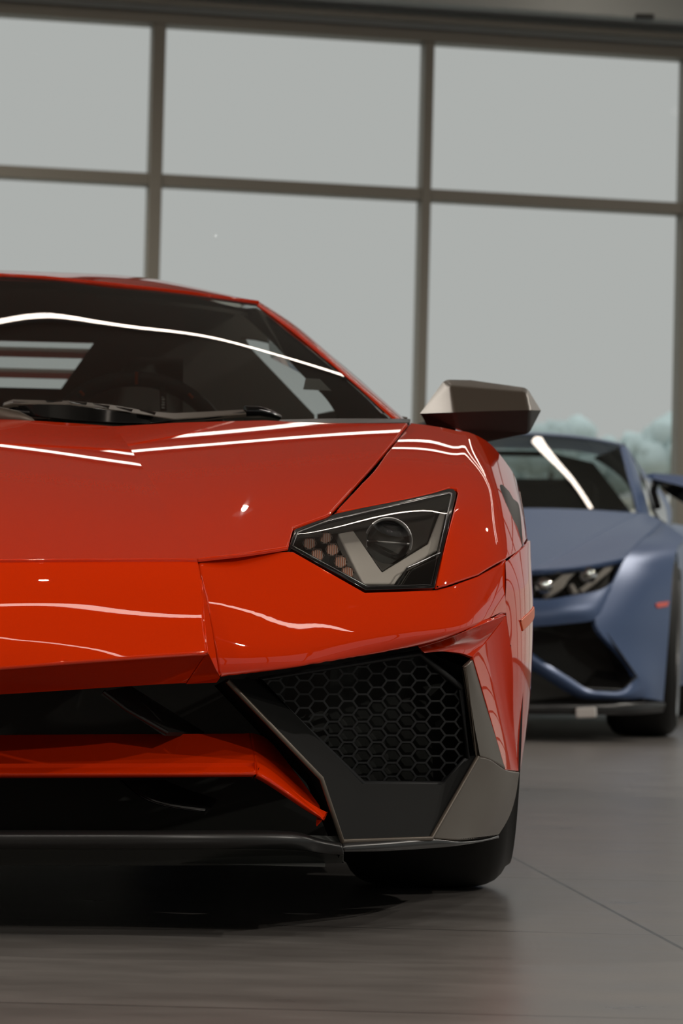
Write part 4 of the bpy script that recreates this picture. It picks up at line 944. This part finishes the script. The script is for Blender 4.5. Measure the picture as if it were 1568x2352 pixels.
# screen, roof, pillars, cabin
bwp = bp([[BC(1174, 1.25), (1150, 1171, 1.28), (1260, 1169, 1.31), (1370, 1168, 1.38), (1461, 1168, 1.5)], [BC(1085, 1.65), (1140, 1082, 1.67), (1240, 1082, 1.69), (1350, 1086, 1.75), (1443, 1095, 1.85)],
    [BC(1001, 2.08), (1120, 999, 2.09), (1210, 1000, 2.10), (1330, 1008, 2.13), (1425, 1026, 2.2)]]); bw = panel('windscreen', bwp, DARKGLASS, blue, step=.05, r=.002, depth=.005); both(bw)
both(panel('roof', bp([[BC(1001, 2.08), (1120, 999, 2.09), (1210, 999, 2.10), (1330, 1007, 2.13), (1427, 1024, 2.2)], [BC(993, 2.3), (1130, 993, 2.3), (1215, 994, 2.3), (1332, 1002, 2.33), (1432, 1020, 2.4)],
    [BC(994, 2.7), (1140, 995, 2.7), (1225, 997, 2.7), (1340, 1006, 2.7), (1436, 1028, 2.7)], [BC(1030, 3.6), (1170, 1030, 3.6), (1260, 1032, 3.6), (1350, 1040, 3.6), (1425, 1060, 3.6)]]), BLUE, blue, step=.05, r=.003))
both(panel('windscreen_pillar', bp([[(1423, 1024, 2.19), (1441, 1095, 1.84), (1459, 1172, 1.49)], [(1434, 1023, 2.22), (1455, 1095, 1.88), (1474, 1178, 1.53)], [(1444, 1032, 2.32), (1468, 1096, 2.02), (1490, 1184, 1.68)], [(1444, 1040, 2.42), (1470, 1105, 2.12), (1494, 1190, 1.78)]]), BLUE, blue, step=.03, r=.003))
both(panel('door_frame', bp([[(1445, 1034, 2.5), (1478, 1097, 2.25), (1496, 1165, 2.0), (1512, 1192, 1.7)], [(1446, 1038, 2.7), (1490, 1100, 2.7), (1530, 1158, 2.7), (1530, 1206, 2.2)], [(1447, 1044, 3.0), (1494, 1100, 3.1), (1537, 1156, 3.1), (1540, 1212, 2.6)]]), BLUE, blue, step=.04, r=.003))
both(panel('side_window', bp([[(1479, 1098, 2.18), (1499, 1160, 1.95), (1514, 1190, 1.68)], [(1482, 1099, 2.3), (1513, 1155, 2.3), (1526, 1198, 1.9)], [(1486, 1101, 2.5), (1524, 1156, 2.55), (1532, 1202, 2.1)]]), GLOSSBLK, blue, step=.04, r=.002))
lo_ = lambda n_, a, b, m_: poly(n_, [BL((a, b)[i & 1][0], (a, b)[i >> 1 & 1][1], (a, b)[i >> 2 & 1][2]) for i in range(8)], [[0, 2, 3, 1], [4, 5, 7, 6], [0, 1, 5, 4], [2, 6, 7, 3], [0, 4, 6, 2], [1, 3, 7, 5]], m_, blue, .02, 2)
lo_('dashboard', (-.78, 1.42, .55), (.78, 1.85, .86), CABINGREY); lo_('underbody', (-.94, .45, .14), (.94, 4.6, .20), MATTEBLK)
poly('bulkhead', [BL(l, 3.0, z) for l, z in [(-.78, .3), (.78, .3), (.78, .95), (.58, 1.20), (.35, 1.25), (-.35, 1.25), (-.58, 1.20), (-.78, .95), (-.46, 1.12), (.46, 1.12), (.40, 1.225), (-.40, 1.225)]], [[0, 1, 2, 9, 8, 7], [2, 3, 10, 9], [3, 4, 10], [4, 5, 11, 10], [5, 6, 11], [6, 7, 8, 11]], CABINGREY, blue, bevel=0, thick=.02); lo_('seat', (.16, 2.35, .3), (.62, 2.75, 1.08), CABINGREY); lo_('seat', (-.62, 2.35, .3), (-.16, 2.75, 1.08), CABINGREY)
both(panel('flank', Patch([[BL(.86, s, zt), BL(xm-.03, s, zt-.03), BL(xm, s, .60), BL(xm-.01, s, .42), BL(xm-.05, s, .17)] for s, xm, zt in [(1.45, 1.03, .84), (2.2, 1.02, .86), (3.0, 1.04, .90), (3.8, 1.06, .93), (4.5, 1.0, .90), (4.85, .92, .86)]]), BLUE, blue, step=.06, r=.003))
poly('engine_deck', [BL(0, 3.05, 1.04), BL(.62, 3.05, .98), BL(.86, 4.0, .90), BL(.80, 4.85, .86), BL(0, 4.85, .90), BL(.86, 3.0, .88), BL(.92, 4.87, .35), BL(0, 4.9, .35)], [[0, 1, 2, 3, 4], [1, 5, 2], [3, 6, 7, 4]], BLUE, blue, bevel=.01, thick=.01)
both(poly('engine_deck_side', [BL(0, 3.05, 1.04), BL(.62, 3.05, .98), BL(.86, 4.0, .90), BL(.80, 4.85, .86), BL(0, 4.85, .90), BL(.86, 3.0, .88), BL(.92, 4.87, .35), BL(0, 4.9, .35)], [[1, 5, 2]], BLUE, blue, bevel=0, thick=.01))
# door mirror
bm_ = poly('door_mirror', [B(*p) for p in [(1478, 1091, 1.95), (1500, 1086, 1.9), (1575, 1093, 1.80), (1640, 1106, 1.80), (1655, 1125, 1.82), (1630, 1158, 1.84), (1575, 1156, 1.84), (1500, 1102, 1.9), (1570, 1118, 1.70), (1632, 1130, 1.72),
    (1500, 1090, 2.02), (1575, 1097, 2.0), (1638, 1109, 2.0), (1650, 1126, 2.0), (1626, 1154, 2.0), (1575, 1150, 2.0), (1505, 1104, 2.0)]],
    [[0, 1, 7], [1, 2, 8, 7], [2, 3, 9, 8], [3, 4, 9], [9, 4, 5], [8, 9, 5, 6], [7, 8, 6], [0, 10, 1], [1, 10, 11, 2], [2, 11, 12, 3], [3, 12, 13, 4], [4, 13, 14, 5], [5, 14, 15, 6], [6, 15, 16, 7], [0, 7, 16], [0, 16, 10], [10, 16, 15, 14, 13, 12, 11]], BLUE, blue, bevel=.006)
poly('mirror_underside', [B(*p) for p in [(1499, 1103, 1.885), (1569, 1120, 1.69), (1631, 1132, 1.71), (1631, 1160, 1.83), (1575, 1159, 1.83), (1535, 1135, 1.86)]], [[0, 1, 2, 3, 4, 5]], GLOSSBLK, bm_, bevel=0, thick=.006)
tube('mirror_arm', [B(1505, 1100, 1.96), B(1500, 1130, 1.95), B(1510, 1165, 1.9)], .016, SATIN, bm_, 8)
mirror_tree(bm_, RB, blue)
def bwheel(s, l, r, wd, rr):
    ax = BE*(1 if l > 0 else -1); c = BL(l, s, r); wheel(c[0], c[1], r, wd, blue, rim=RIMMET, out=1, rr=rr, ax=ax, blades=10)
wcx = (B(1552, 1688, 1.0)-BN)@BE
bwheel(1.02, wcx-.135, .355, .27, .275); bwheel(1.02, -(wcx-.135), .355, .27, .275); bwheel(3.85, wcx-.17, .36, .32, .275); bwheel(3.85, -(wcx-.17), .36, .32, .275)
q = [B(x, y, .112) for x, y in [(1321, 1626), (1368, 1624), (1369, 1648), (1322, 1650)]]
prism('pale_patch_block', q, tuple(-BF*.03), WHITE, blue, .006)  # added white block standing in for a pale patch under the car
both(panel('inner_pillar_trim', Patch([[B(1458, 1168, 1.52), B(1440, 1095, 1.88), B(1422, 1027, 2.24)], [BL(.80, 3.0, .90), BL(.74, 3.0, 1.10), BL(.58, 3.0, 1.22)]]), CABINGREY, blue, step=.06, r=.003))
